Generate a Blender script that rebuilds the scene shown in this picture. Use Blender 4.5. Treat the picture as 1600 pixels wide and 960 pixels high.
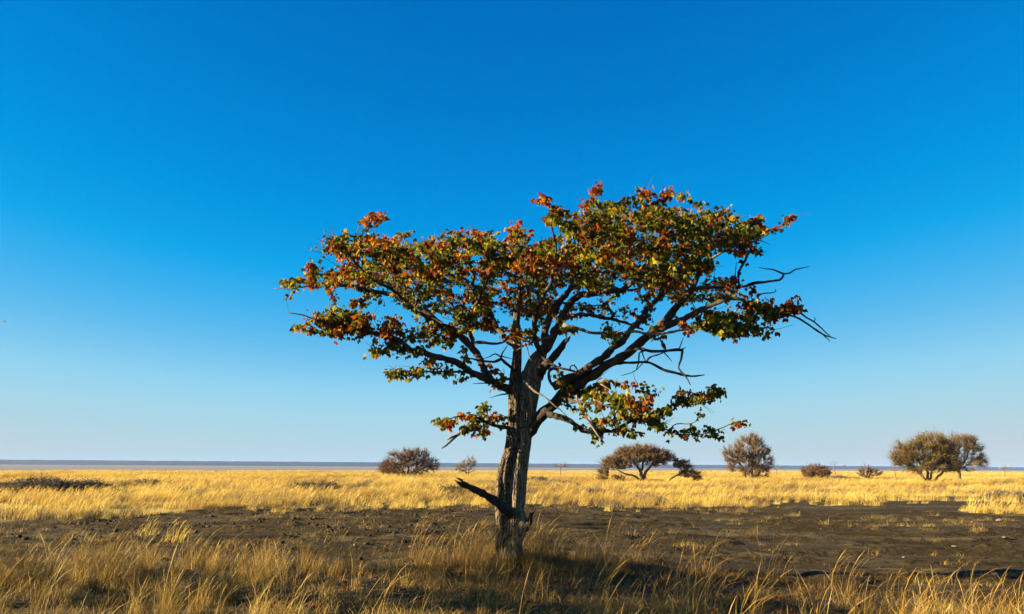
import bpy, math, random
import numpy as np
from mathutils import Matrix, Vector, Euler

random.seed(7)
RNG = np.random.default_rng(7)
S = bpy.context.scene
COL = S.collection
for ob in list(bpy.data.objects):
    bpy.data.objects.remove(ob, do_unlink=True)

# ------------------------------------------------------------------ camera
FPX, PW, PH = 1244.0, 1600, 960          # focal length in photo pixels, photo size
EYE = 1.6
PITCH = math.atan2(730 - 480, FPX)
ROLL = math.radians(0.33)
F_ = Vector((0, math.cos(PITCH), math.sin(PITCH)))
U0 = Vector((0, -math.sin(PITCH), math.cos(PITCH)))
R0 = Vector((1, 0, 0))
R_ = R0 * math.cos(ROLL) + U0 * math.sin(ROLL)
U_ = -R0 * math.sin(ROLL) + U0 * math.cos(ROLL)
cam = bpy.data.cameras.new('camera')
cam.sensor_width = 36.0
cam.lens = 36.0 * FPX / PW
cam.clip_start = 0.1
cam.clip_end = 30000
camo = bpy.data.objects.new('camera', cam)
M = Matrix((R_, U_, -F_)).transposed().to_4x4()
M.translation = Vector((0, 0, EYE))
camo.matrix_world = M
COL.objects.link(camo)
S.camera = camo
R_n, U_n, F_n = np.array(R_), np.array(U_), np.array(F_)


def ray(px, py):
    return F_n + (px - 800) / FPX * R_n + (480 - py) / FPX * U_n


def at(px, py, depth):
    """world point seen at photo pixel (px, py) at distance `depth` along +y"""
    d = ray(px, py)
    return d * (depth / d[1]) + np.array((0, 0, EYE))


# ------------------------------------------------------------------ light
EXPO = 2.1
SUN_EL = math.radians(15.5)
SUN_AZ = math.radians(180 + 9)           # angle from +x, counter-clockwise: from the left, a little in front
sun_dir = Vector((math.cos(SUN_AZ) * math.cos(SUN_EL), math.sin(SUN_AZ) * math.cos(SUN_EL), math.sin(SUN_EL)))
sl = bpy.data.lights.new('sun', 'SUN')
sl.energy = 5.0
sl.angle = math.radians(0.5)
sl.color = (1.0, 0.87, 0.60)
so = bpy.data.objects.new('sun', sl)
so.rotation_euler = sun_dir.to_track_quat('Z', 'Y').to_euler()
so.location = (-40, -10, 30)
COL.objects.link(so)

W = bpy.data.worlds.new('World')
S.world = W
W.use_nodes = True
nt = W.node_tree
nt.nodes.clear()
sky = nt.nodes.new('ShaderNodeTexSky')
sky.sky_type = 'NISHITA'
sky.sun_disc = False
sky.sun_elevation = SUN_EL
# Nishita: rotation 0 puts the sun at +y, positive turns clockwise seen from above
sky.sun_rotation = math.atan2(sun_dir.x, sun_dir.y)
sky.altitude = 900
sky.air_density = 1.0
sky.dust_density = 0.35
sky.ozone_density = 2.0
hs = nt.nodes.new('ShaderNodeHueSaturation')
hs.inputs['Hue'].default_value = 0.5
hs.inputs['Saturation'].default_value = 1.25
hs.inputs['Value'].default_value = 1.0
bg = nt.nodes.new('ShaderNodeBackground')
bg.inputs['Strength'].default_value = 0.1
wo = nt.nodes.new('ShaderNodeOutputWorld')
nt.links.new(sky.outputs[0], hs.inputs['Color'])
# one colour response for the whole sky: deep polarised blue overhead, pale at the horizon
vs = nt.nodes.new('ShaderNodeVectorMath')
vs.operation = 'SCALE'
vs.inputs['Scale'].default_value = 0.0628
sep = nt.nodes.new('ShaderNodeSeparateXYZ')
cv = nt.nodes.new('ShaderNodeValToRGB')
cv.color_ramp.interpolation = 'LINEAR'
SKYC = ((0.0, (.0, .10, .40)), (.018, (.0, .148, .52)), (.031, (.0, .24, .70)), (.043, (.0, .315, .79)), (.056, (.004, .385, .845)), (.077, (.06, .455, .855)),
        (.118, (.19, .565, .86)), (.153, (.287, .645, .87)), (.212, (.38, .675, .81)), (.286, (.456, .665, .752)), (.386, (.54, .65, .705)), (1.0, (.85, .80, .72)))
for k_, (q_, c_) in enumerate(SKYC):
    e_ = cv.color_ramp.elements[0] if k_ == 0 else cv.color_ramp.elements[-1] if k_ == len(SKYC) - 1 else cv.color_ramp.elements.new(q_)
    e_.position = q_
    e_.color = (*c_, 1)
vs2 = nt.nodes.new('ShaderNodeVectorMath')
vs2.operation = 'SCALE'
vs2.inputs['Scale'].default_value = 1 / (0.1 * 2 ** EXPO)
nt.links.new(hs.outputs[0], vs.inputs[0])
nt.links.new(vs.outputs[0], sep.inputs[0])
nt.links.new(sep.outputs[0], cv.inputs['Fac'])
nt.links.new(cv.outputs[0], vs2.inputs[0])
nt.links.new(vs2.outputs[0], bg.inputs['Color'])
nt.links.new(bg.outputs[0], wo.inputs['Surface'])

S.view_settings.view_transform = 'Standard'
S.view_settings.look = 'None'
S.view_settings.exposure = EXPO
S.view_settings.gamma = 1.0
S.render.engine = 'CYCLES'
S.cycles.use_denoising = True
S.cycles.max_bounces = 6
S.cycles.diffuse_bounces = 3
S.cycles.transmission_bounces = 4
S.cycles.volume_bounces = 0

# ------------------------------------------------------------------ helpers


def h2(ix, iy, seed):
    n = (ix.astype(np.int64) * 374761393 + iy.astype(np.int64) * 668265263 + seed * 1274126177) & 0x7fffffff
    n = ((n ^ (n >> 13)) * 1274126177) & 0x7fffffff
    return ((n ^ (n >> 16)) & 0xffff) / 65535.0


def noise(x, y, seed=0):
    x, y = np.broadcast_arrays(np.asarray(x, float), np.asarray(y, float))
    x0, y0 = np.floor(x), np.floor(y)
    fx, fy = x - x0, y - y0
    fx, fy = fx * fx * (3 - 2 * fx), fy * fy * (3 - 2 * fy)
    a, b = h2(x0, y0, seed), h2(x0 + 1, y0, seed)
    c, d = h2(x0, y0 + 1, seed), h2(x0 + 1, y0 + 1, seed)
    return (a * (1 - fx) + b * fx) * (1 - fy) + (c * (1 - fx) + d * fx) * fy


def fbm(x, y, seed=0, octv=4):
    s, a, t = 0, 1.0, 0
    for k in range(octv):
        s = s + a * noise(x * 2 ** k, y * 2 ** k, seed + k * 17)
        t += a
        a *= 0.5
    return s / t


def smooth(a, b, x):
    t = np.clip((x - a) / (b - a), 0, 1)
    return t * t * (3 - 2 * t)


def mesh_from(name, verts, faces, mat=None, smooth_shade=False):
    me = bpy.data.meshes.new(name)
    verts = np.asarray(verts, np.float32)
    me.vertices.add(len(verts))
    me.vertices.foreach_set('co', verts.ravel())
    if isinstance(faces, np.ndarray):
        k = faces.shape[1]
        tot = np.full(len(faces), k, np.int32)
        idx = faces.astype(np.int32).ravel()
    else:
        tot = np.array([len(f) for f in faces], np.int32)
        idx = np.array([i for f in faces for i in f], np.int32)
    me.loops.add(len(idx))
    me.loops.foreach_set('vertex_index', idx)
    me.polygons.add(len(tot))
    st = np.concatenate(([0], np.cumsum(tot)[:-1])).astype(np.int32)
    me.polygons.foreach_set('loop_start', st)
    me.polygons.foreach_set('loop_total', tot)
    if smooth_shade:
        me.polygons.foreach_set('use_smooth', np.ones(len(tot), bool))
    me.update(calc_edges=True)
    me.validate()
    if mat:
        me.materials.append(mat)
    return me


def colour_attr(me, cols, name='tint'):
    a = me.attributes.new(name, 'FLOAT_COLOR', 'POINT')
    c = np.ones((len(me.vertices), 4), np.float32)
    c[:, :3] = cols
    a.data.foreach_set('color', c.ravel())


def link(name, me, parent=None):
    o = bpy.data.objects.new(name, me)
    COL.objects.link(o)
    if parent:
        o.parent = parent
    return o


def thing(name, loc, label, cat, group=None):
    o = bpy.data.objects.new(name, None)
    o.empty_display_size = 0.3
    o.location = loc
    COL.objects.link(o)
    tag(o, label, cat, group)
    return o


def tag(o, label, cat, group=None, kind=None):
    if label:
        o['label'] = label
    if cat:
        o['category'] = cat
    if group:
        o['group'] = group
    if kind:
        o['kind'] = kind
    return o


class Buf:
    def __init__(self):
        self.v, self.f, self.n, self.c = [], [], 0, []

    def add(self, v, f, c=None):
        v = np.asarray(v, float)
        self.v.append(v)
        self.f.extend([tuple(int(i) + self.n for i in q) for q in f])
        if c is not None:
            self.c.append(np.broadcast_to(np.asarray(c, float), (len(v), 3)))
        self.n += len(v)

    def mesh(self, name, mat, smooth_shade=False, off=None):
        v = np.concatenate(self.v)
        if off is not None:
            v = v - np.asarray(off)
        me = mesh_from(name, v, self.f, mat, smooth_shade)
        if self.c:
            colour_attr(me, np.concatenate(self.c))
        return me


def tube(buf, pts, rad, sides=6, c=None, cap=True, disp=None):
    pts = np.asarray(pts, float)
    rad = np.asarray(rad, float)
    n = len(pts)
    T = np.gradient(pts, axis=0)
    T /= np.linalg.norm(T, axis=1)[:, None] + 1e-9
    ref = np.array((0, 1.0, 0)) if abs(T[0][1]) < 0.9 else np.array((1.0, 0, 0))
    N = np.cross(T[0], ref)
    N /= np.linalg.norm(N)
    ang = np.arange(sides) * 2 * math.pi / sides
    V = np.empty((n, sides, 3))
    for i in range(n):
        N = N - T[i] * N.dot(T[i])
        N /= np.linalg.norm(N) + 1e-9
        B = np.cross(T[i], N)
        r = rad[i] if disp is None else rad[i] * disp(i, ang)
        V[i] = pts[i] + (np.cos(ang) * r)[:, None] * N + (np.sin(ang) * r)[:, None] * B
    f = []
    for i in range(n - 1):
        a, b = i * sides, (i + 1) * sides
        for k in range(sides):
            k2 = (k + 1) % sides
            f.append((a + k, a + k2, b + k2, b + k))
    if cap:
        f.append(tuple(range((n - 1) * sides, n * sides)))
        f.append(tuple(range(sides - 1, -1, -1)))
    buf.add(V.reshape(-1, 3), f, c)


def catmull(P, step):
    P = np.asarray(P, float)
    if len(P) < 3:
        k = max(2, int(np.linalg.norm(P[-1, :3] - P[0, :3]) / step) + 1)
        t = np.linspace(0, 1, k)[:, None]
        return P[0] * (1 - t) + P[-1] * t
    Q = np.vstack((2 * P[0] - P[1], P, 2 * P[-1] - P[-2]))
    out = []
    for i in range(1, len(Q) - 2):
        k = max(2, int(np.linalg.norm(Q[i + 1, :3] - Q[i, :3]) / step))
        t = np.linspace(0, 1, k, endpoint=False)[:, None]
        a, b, c, d = Q[i - 1], Q[i], Q[i + 1], Q[i + 2]
        out.append(0.5 * (2 * b + (c - a) * t + (2 * a - 5 * b + 4 * c - d) * t ** 2 + (3 * b - a - 3 * c + d) * t ** 3))
    out.append(P[-1:])
    return np.vstack(out)


# ------------------------------------------------------------------ materials


def new_mat(name):
    m = bpy.data.materials.new(name)
    m.use_nodes = True
    t = m.node_tree
    t.nodes.clear()
    out = t.nodes.new('ShaderNodeOutputMaterial')
    return m, t, out


def N_(t, kind, **kw):
    n = t.nodes.new(kind)
    for k, v in kw.items():
        if hasattr(n, k):
            setattr(n, k, v)
        else:
            n.inputs[k].default_value = v
    return n


def mixc(t, fac, a, b, mode='MIX'):
    n = t.nodes.new('ShaderNodeMix')
    n.data_type = 'RGBA'
    n.blend_type = mode
    for sock, val in ((n.inputs[0], fac), (n.inputs[6], a), (n.inputs[7], b)):
        if hasattr(val, 'is_output') or hasattr(val, 'links'):
            t.links.new(val, sock)
        elif isinstance(val, (tuple, list)):
            sock.default_value = (*val, 1) if len(val) == 3 else val
        else:
            sock.default_value = val
    return n.outputs[2]


def ramp(t, fac, lo, hi, c0=(0, 0, 0), c1=(1, 1, 1)):
    r = t.nodes.new('ShaderNodeValToRGB')
    r.color_ramp.elements[0].position = lo
    r.color_ramp.elements[1].position = hi
    r.color_ramp.elements[0].color = (*c0, 1)
    r.color_ramp.elements[1].color = (*c1, 1)
    t.links.new(fac, r.inputs[0])
    return r.outputs[0]


def leafy_shader(t, out, col, trans=0.35, rough=0.5, tcol=None, spec=0.25):
    p = N_(t, 'ShaderNodeBsdfPrincipled', Roughness=rough)
    p.inputs['Specular IOR Level'].default_value = spec
    tr = t.nodes.new('ShaderNodeBsdfTranslucent')
    mx = t.nodes.new('ShaderNodeMixShader')
    mx.inputs[0].default_value = trans
    t.links.new(col, p.inputs['Base Color'])
    t.links.new(tcol or col, tr.inputs['Color'])
    t.links.new(p.outputs[0], mx.inputs[1])
    t.links.new(tr.outputs[0], mx.inputs[2])
    t.links.new(mx.outputs[0], out.inputs['Surface'])


def grass_mat(name, trans=0.18, patch=0.12):
    m, t, out = new_mat(name)
    a = N_(t, 'ShaderNodeAttribute', attribute_name='tint')
    oi = t.nodes.new('ShaderNodeObjectInfo')
    v = N_(t, 'ShaderNodeMapRange')
    v.inputs[3].default_value, v.inputs[4].default_value = 0.78, 1.18
    t.links.new(oi.outputs['Random'], v.inputs[0])
    g = t.nodes.new('ShaderNodeNewGeometry')
    nz = N_(t, 'ShaderNodeTexNoise')
    nz.inputs['Scale'].default_value = patch
    nz.inputs['Detail'].default_value = 4
    mpp = t.nodes.new('ShaderNodeMapping')
    mpp.inputs['Scale'].default_value = (.45, 1, 1)
    t.links.new(g.outputs['Position'], mpp.inputs[0])
    t.links.new(mpp.outputs[0], nz.inputs['Vector'])
    f = ramp(t, nz.outputs[0], 0.44, 0.64)
    c1 = mixc(t, 1.0, a.outputs['Color'], v.outputs[0], 'MULTIPLY')
    c2 = mixc(t, 1.0, c1, (0.56, 0.46, 0.44), 'MULTIPLY')
    c = mixc(t, f, c1, c2)
    leafy_shader(t, out, c, trans, 0.55, spec=0.15)
    return m


MAT_GRASS = grass_mat('dry_grass')
MAT_FIELD = grass_mat('field_grass', 0.38, patch=0.16)

m, t, out = new_mat('tree_leaf')
a = N_(t, 'ShaderNodeAttribute', attribute_name='tint')
tc = mixc(t, 1.0, a.outputs['Color'], (1.9, 1.7, 0.6), 'MULTIPLY')
leafy_shader(t, out, a.outputs['Color'], 0.40, 0.5, tc, 0.10)
MAT_LEAF = m


def bark_mat(name, c0, c1, scale=9, vert=0.18, bump=0.6, light=None, cracks=None):
    m, t, out = new_mat(name)
    tcn = t.nodes.new('ShaderNodeTexCoord')
    mp = t.nodes.new('ShaderNodeMapping')
    mp.inputs['Scale'].default_value = (1, 1, vert)
    mp.inputs['Rotation'].default_value = (0, math.radians(-6), 0)
    t.links.new(tcn.outputs['Object'], mp.inputs[0])
    nz = N_(t, 'ShaderNodeTexNoise')
    nz.inputs['Scale'].default_value = scale
    nz.inputs['Detail'].default_value = 7
    nz.inputs['Roughness'].default_value = 0.65
    t.links.new(mp.outputs[0], nz.inputs['Vector'])
    n2 = N_(t, 'ShaderNodeTexNoise')
    n2.inputs['Scale'].default_value = 3
    n2.inputs['Detail'].default_value = 4
    t.links.new(tcn.outputs['Object'], n2.inputs['Vector'])
    f = ramp(t, nz.outputs[0], 0.36, 0.62)
    c = mixc(t, f, c0, c1)
    f2 = ramp(t, n2.outputs[0], 0.42, 0.68)
    c = mixc(t, f2, c, tuple(light or [x * 0.72 for x in c1]))
    hgt = nz.outputs[0]
    if cracks:
        # furrows between bark plates
        ds = N_(t, 'ShaderNodeTexNoise')
        ds.inputs['Scale'].default_value = 6
        ds.inputs['Detail'].default_value = 4
        t.links.new(tcn.outputs['Object'], ds.inputs['Vector'])
        ad = t.nodes.new('ShaderNodeVectorMath')
        ad.operation = 'MULTIPLY_ADD'
        ad.inputs[1].default_value = (.12, .12, .2)
        t.links.new(ds.outputs['Color'], ad.inputs[0])
        t.links.new(tcn.outputs['Object'], ad.inputs[2])
        m2 = t.nodes.new('ShaderNodeMapping')
        m2.inputs['Scale'].default_value = (cracks[0], cracks[0], cracks[1])
        m2.inputs['Rotation'].default_value = (0, math.radians(-5), 0)
        t.links.new(ad.outputs[0], m2.inputs[0])
        vo = t.nodes.new('ShaderNodeTexVoronoi')
        vo.feature = 'DISTANCE_TO_EDGE'
        vo.inputs['Scale'].default_value = 1.0
        t.links.new(m2.outputs[0], vo.inputs['Vector'])
        fc = ramp(t, vo.outputs['Distance'], 0.0, 0.10)
        c = mixc(t, fc, tuple(x * .6 for x in c0), c)
        hm = t.nodes.new('ShaderNodeMath')
        hm.operation = 'MULTIPLY_ADD'
        t.links.new(fc, hm.inputs[0])
        hm.inputs[1].default_value = 1.2
        t.links.new(nz.outputs[0], hm.inputs[2])
        hgt = hm.outputs[0]
    b = t.nodes.new('ShaderNodeBump')
    b.inputs['Strength'].default_value = bump
    b.inputs['Distance'].default_value = 0.03
    t.links.new(hgt, b.inputs['Height'])
    p = N_(t, 'ShaderNodeBsdfPrincipled', Roughness=0.9)
    p.inputs['Specular IOR Level'].default_value = 0.15
    t.links.new(c, p.inputs['Base Color'])
    t.links.new(b.outputs[0], p.inputs['Normal'])
    t.links.new(p.outputs[0], out.inputs['Surface'])
    return m


MAT_BARK = bark_mat('trunk_bark', (0.070, 0.048, 0.028), (0.32, 0.23, 0.135), 22, 0.12, 0.7, cracks=(19, 2.8), light=(.21, .148, .085))
MAT_ROUGH = bark_mat('flaky_bark', (0.026, 0.017, 0.010), (0.20, 0.132, 0.074), 16, 0.34, 0.8, cracks=(17, 7), light=(.13, .088, .053))
MAT_LIMB = bark_mat('limb_bark', (0.011, 0.0075, 0.0055), (0.056, 0.039, 0.025), 22, 0.3, 0.9, light=(.085, .060, .038))  # lighter tan patches put sunlit spots into the bark colour
MAT_DEAD = bark_mat('dead_wood', (0.07, 0.052, 0.037), (0.24, 0.19, 0.14), 20, 0.3, 0.4)
MAT_SNAG = bark_mat('weathered_snag', (0.014, 0.011, 0.009), (0.050, 0.038, 0.028), 20, 0.3, 0.8)
MAT_BTWIG = bark_mat('bush_twig', (0.07, 0.045, 0.024), (0.17, 0.112, 0.06), 4, 0.5, 0.0)


def tint_mat(name, rough=0.9, trans=0.0):
    m, t, out = new_mat(name)
    a = N_(t, 'ShaderNodeAttribute', attribute_name='tint')
    if trans:
        leafy_shader(t, out, a.outputs['Color'], trans, rough)
    else:
        p = N_(t, 'ShaderNodeBsdfPrincipled', Roughness=rough)
        p.inputs['Specular IOR Level'].default_value = 0.15
        t.links.new(a.outputs['Color'], p.inputs['Base Color'])
        t.links.new(p.outputs[0], out.inputs['Surface'])
    return m


MAT_CROWN = tint_mat('bush_crown', 0.85, 0.2)
MAT_CLOD = tint_mat('soil_clod')
MAT_STONE = bark_mat('pale_stone', (0.075, 0.06, 0.043), (0.19, 0.155, 0.115), 12, 1.0, 0.4)

# ------------------------------------------------------------------ ground
XG = [-40, -30, -17, -13, -11, 0, 9, 14, 17, 25, 40, 60]
YG = [20, 21, 21.5, 24, 33, 35.5, 39, 43, 46, 48, 49, 49]           # far edge of the bare soil
XN = [-12, -8, -5, 0, 2.0, 4.0, 5.5, 7.0, 9.0, 20]
YN = [12.6, 12.4, 13.4, 14.6, 14.2, 12.8, 11.4, 10.2, 9.4, 8.2]    # far edge of the near grass


def far_edge(x):
    return np.interp(x, XG, YG) + 3.0 * (fbm(x * 0.35, x * 0 + 3.1, 5, 3) - 0.5)


def near_edge(x):
    return np.interp(x, XN, YN) + 1.6 * (fbm(x * 0.6, x * 0 + 8.3, 9, 3) - 0.5)


def pan_edge(x):
    return np.clip(195 + 1.25 * (x + 130), 180, 1500) + 30 * (fbm(x * 0.01, x * 0 + 1.7, 31, 3) - 0.5)


BARE = [  # bare grey patches inside the grass: x, y, rx, ry
    (-26, 47, 7.5, 3.0), (-23.5, 66, 4.5, 3.0), (-9, 55, 3, 2.5), (27.0, 53, 8.0, 3.4), (-8, 41, 4.5, 1.5), (1.5, 52, 3, 1.6),
    (-2, 44.0, 4, 1.2)]
ISLES = [(22.8, 35.5, 2.8, 3.4), (26.5, 38, 3.4, 3.4), (17.5, 42.5, 2.5, 0.7), (-6.9, 18.3, 0.7, 0.25), (-8.3, 19.5, 0.6, 0.3)]


def blob(x, y, L, seed):
    r = np.zeros(np.broadcast(x, y).shape)
    w = 0.75 * (fbm(x * 0.55, y * 0.55, seed, 3) - 0.5)
    for (cx, cy, rx, ry) in L:
        d = np.sqrt(((x - cx) / rx) ** 2 + ((y - cy) / ry) ** 2) + w
        r = np.maximum(r, 1 - smooth(0.75, 1.1, d))
    return r


def field_mask(x, y):
    """1 where tall dry grass stands"""
    e = far_edge(x) + 3.4 * (fbm(x * 0.8, y * 0.5, 77, 4) - 0.5)
    m = smooth(-0.8, 1.6, y - e) * (1 - blob(x, y, BARE, 41))
    m = np.maximum(m, blob(x, y, ISLES, 43))
    m = m * (1 - smooth(-4, 10, y - pan_edge(x)))
    return m


def near_mask(x, y):
    e = near_edge(x)
    return 1 - smooth(-1.2, 0.9, y - e + 1.5 * (fbm(x * 0.8, y * 0.8, 63, 3) - 0.5))


def ground_z(x, y):
    x, y = np.asarray(x, float), np.asarray(y, float)
    near = 1 - smooth(40, 90, np.hypot(x, y))
    z = 0.10 * (fbm(x * 0.35, y * 0.35, 11, 3) - 0.5) * near
    z = z + 0.10 * np.exp(-(x ** 2 + (y - 13.1) ** 2) / 2.2)
    # the bare ground on the right lies a little lower than the grassy bank
    z = z - 0.20 * smooth(1.0, 7.0, x) * (1 - smooth(60, 110, y)) - 0.06 * smooth(14.5, 17, y) * near
    bare = (1 - near_mask(x, y)) * (1 - field_mask(x, y)) * near
    rough = smooth(3, -5, x) * smooth(26, 18, y) + 0.25
    z = z + bare * 0.10 * (fbm(x * 2.3, y * 2.3, 23, 3) - 0.5) * rough
    z = z + 0.05 * (fbm(x * 4, y * 4, 29, 3) - 0.5) * near
    # low trampled ledges in the crust
    lg = fbm(x * .28, y * .9, 33, 3)
    z = z + bare * 0.07 * (smooth(.47, .50, lg) - smooth(.60, .62, lg))
    # swells carrying the far grass
    far = smooth(45, 80, y) * (1 - smooth(200, 300, y))
    z = z + far * 0.5 * (fbm(x * 0.03, y * 0.06, 51, 2) - 0.5)
    return z


def axis(lo, hi, step, far, ratio):
    a = list(np.arange(lo, hi + 1e-6, step))
    s, p = step, hi
    while p < far:
        s *= ratio
        p += s
        a.append(p)
    s, p = step, lo
    pre = []
    while p > -far and len(pre) < 200:
        s *= ratio
        p -= s
        pre.append(p)
    return np.array(pre[::-1] + a)


gx = axis(-13, 13, 0.13, 6500, 1.09)
gy = axis(6.0, 32.0, 0.13, 6500, 1.06)
GX, GY = np.meshgrid(gx, gy)
GZ = ground_z(GX, GY)
nxg, nyg = len(gx), len(gy)
ii = np.arange(nxg * nyg).reshape(nyg, nxg)
quads = np.stack((ii[:-1, :-1], ii[:-1, 1:], ii[1:, 1:], ii[1:, :-1]), -1).reshape(-1, 4)

m, t, out = new_mat('savanna_ground')
av = N_(t, 'ShaderNodeAttribute', attribute_name='zone')        # R near grass, G field grass, B pan
sp = t.nodes.new('ShaderNodeSeparateColor')
t.links.new(av.outputs['Color'], sp.inputs[0])
geo = t.nodes.new('ShaderNodeNewGeometry')


def nz_at(scale, detail=5, rough=0.6, sx=1.0, sy=1.0):
    mp = t.nodes.new('ShaderNodeMapping')
    mp.inputs['Scale'].default_value = (sx, sy, 1)
    t.links.new(geo.outputs['Position'], mp.inputs[0])
    n = N_(t, 'ShaderNodeTexNoise')
    n.inputs['Scale'].default_value = scale
    n.inputs['Detail'].default_value = detail
    n.inputs['Roughness'].default_value = rough
    t.links.new(mp.outputs[0], n.inputs['Vector'])
    return n.outputs[0]


soil = mixc(t, ramp(t, nz_at(0.9), 0.35, 0.7), (0.046, 0.028, 0.0072), (0.082, 0.052, 0.0145))
soil = mixc(t, ramp(t, nz_at(9, 6, 0.7), 0.30, 0.62), (0.018, 0.011, 0.0035), soil)
straw_f = ramp(t, nz_at(1.6, 8, 0.8, 0.18, 1.0), 0.55, 0.70)     # streaks of blown straw
soil = mixc(t, straw_f, soil, (0.19, 0.135, 0.058))
dust = ramp(t, nz_at(0.5, 5, 0.6, 0.3, 1.0), 0.52, 0.66)          # paler, drier crust
soil = mixc(t, dust, soil, mixc(t, ramp(t, nz_at(22, 5, 0.7), 0.35, 0.6), (0.062, 0.044, 0.018), (0.115, 0.083, 0.038)))
mpc = t.nodes.new('ShaderNodeMapping')
mpc.inputs['Scale'].default_value = (1.1, 1.1, 1.1)
t.links.new(geo.outputs['Position'], mpc.inputs[0])
wob = N_(t, 'ShaderNodeTexNoise')
wob.inputs['Scale'].default_value = 1.7
wob.inputs['Detail'].default_value = 4
t.links.new(mpc.outputs[0], wob.inputs['Vector'])
wa = t.nodes.new('ShaderNodeVectorMath')
wa.operation = 'MULTIPLY_ADD'
wa.inputs[1].default_value = (.9, .9, 0)
t.links.new(wob.outputs['Color'], wa.inputs[0])
t.links.new(mpc.outputs[0], wa.inputs[2])
vc = t.nodes.new('ShaderNodeTexVoronoi')
vc.feature = 'DISTANCE_TO_EDGE'
vc.inputs['Scale'].default_value = 2.2
t.links.new(wa.outputs[0], vc.inputs['Vector'])
soil = mixc(t, ramp(t, vc.outputs['Distance'], 0.01, 0.06), (0.018, 0.011, 0.004), soil)
damp = ramp(t, nz_at(0.8, 6, 0.7, 0.35, 1.0), 0.60, 0.70)         # trampled dark patches
soil = mixc(t, damp, soil, (0.022, 0.014, 0.006))
speck = ramp(t, nz_at(26, 2, 0.5), 0.68, 0.75)
soil = mixc(t, speck, soil, (0.17, 0.125, 0.065))
litter = mixc(t, ramp(t, nz_at(5, 7, 0.75), 0.35, 0.65), (0.024, 0.016, 0.008), (0.10, 0.068, 0.028))  # litter tone, darkened to carry the shade between the near grass
field = mixc(t, ramp(t, nz_at(0.25, 6, 0.7, 0.4, 1.0), 0.32, 0.66), (0.55, 0.38, 0.07), (0.22, 0.155, 0.055))
panc = mixc(t, ramp(t, nz_at(0.004, 4, 0.6, 0.3, 1.0), 0.35, 0.7), (0.19, 0.165, 0.14), (0.27, 0.24, 0.205))
c = mixc(t, sp.outputs[0], soil, litter)
c = mixc(t, sp.outputs[1], c, field)
c = mixc(t, sp.outputs[2], c, panc)
b = t.nodes.new('ShaderNodeBump')
b.inputs['Strength'].default_value = 0.9
b.inputs['Distance'].default_value = 0.09
t.links.new(nz_at(11, 8, 0.78), b.inputs['Height'])
p = N_(t, 'ShaderNodeBsdfPrincipled', Roughness=0.95)
p.inputs['Specular IOR Level'].default_value = 0.1
t.links.new(c, p.inputs['Base Color'])
t.links.new(b.outputs[0], p.inputs['Normal'])
t.links.new(p.outputs[0], out.inputs['Surface'])
MAT_GROUND = m

gm = mesh_from('ground', np.stack((GX, GY, GZ), -1).reshape(-1, 3), quads, MAT_GROUND, True)
zone = np.stack((near_mask(GX, GY), field_mask(GX, GY) * (.25 + .75 * smooth(0, 9, GY - far_edge(GX))), smooth(-4, 10, GY - pan_edge(GX))), -1).reshape(-1, 3)
colour_attr(gm, zone, 'zone')
ground = link('ground', gm)
tag(ground, 'dark bare soil, grassy plain and pale pan reaching the horizon', None, None, 'structure')

# far shore of the pan: a low wooded rise, blue with distance
hx = np.linspace(-5200, 5200, 900)
hyc = 2700 + (hx + 1500) * 0.28
hh = (16.2 - 2.2 * smooth(-1500, 2500, hx)) + 0.7 * (fbm(hx * 0.004, hx * 0, 3, 3) - 0.5) + 1.6 * (fbm(hx * 0.05, hx * 0, 4, 4) - 0.5)
rows = []
for k, (dy, hz) in enumerate(((-90, -0.5), (-60, 0.35), (-30, 0.8), (0, 1.0), (60, 0.9), (160, -0.5))):
    zz = hh * hz if hz > 0 else np.full_like(hx, -0.6)
    rows.append(np.stack((hx, hyc + dy + 8 * (fbm(hx * 0.02, hx * 0 + k, 61, 2) - 0.5), zz), -1))
hv = np.stack(rows)
ih = np.arange(hv.shape[0] * hv.shape[1]).reshape(hv.shape[:2])
hq = np.stack((ih[:-1, :-1], ih[:-1, 1:], ih[1:, 1:], ih[1:, :-1]), -1).reshape(-1, 4)
m, t, out = new_mat('far_woodland')
geo = t.nodes.new('ShaderNodeNewGeometry')
cc = mixc(t, ramp(t, nz_at(0.05, 5), 0.35, 0.65), (0.012, 0.016, 0.014), (0.028, 0.028, 0.022))
p = N_(t, 'ShaderNodeBsdfPrincipled', Roughness=1.0)
t.links.new(cc, p.inputs['Base Color'])
t.links.new(p.outputs[0], out.inputs['Surface'])
tag(link('hills', mesh_from('hills', hv.reshape(-1, 3), hq, m, True)), 'low dark wooded rise beyond the pale pan, blue with distance', None, None, 'structure')

# ------------------------------------------------------------------ growing wood


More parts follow.
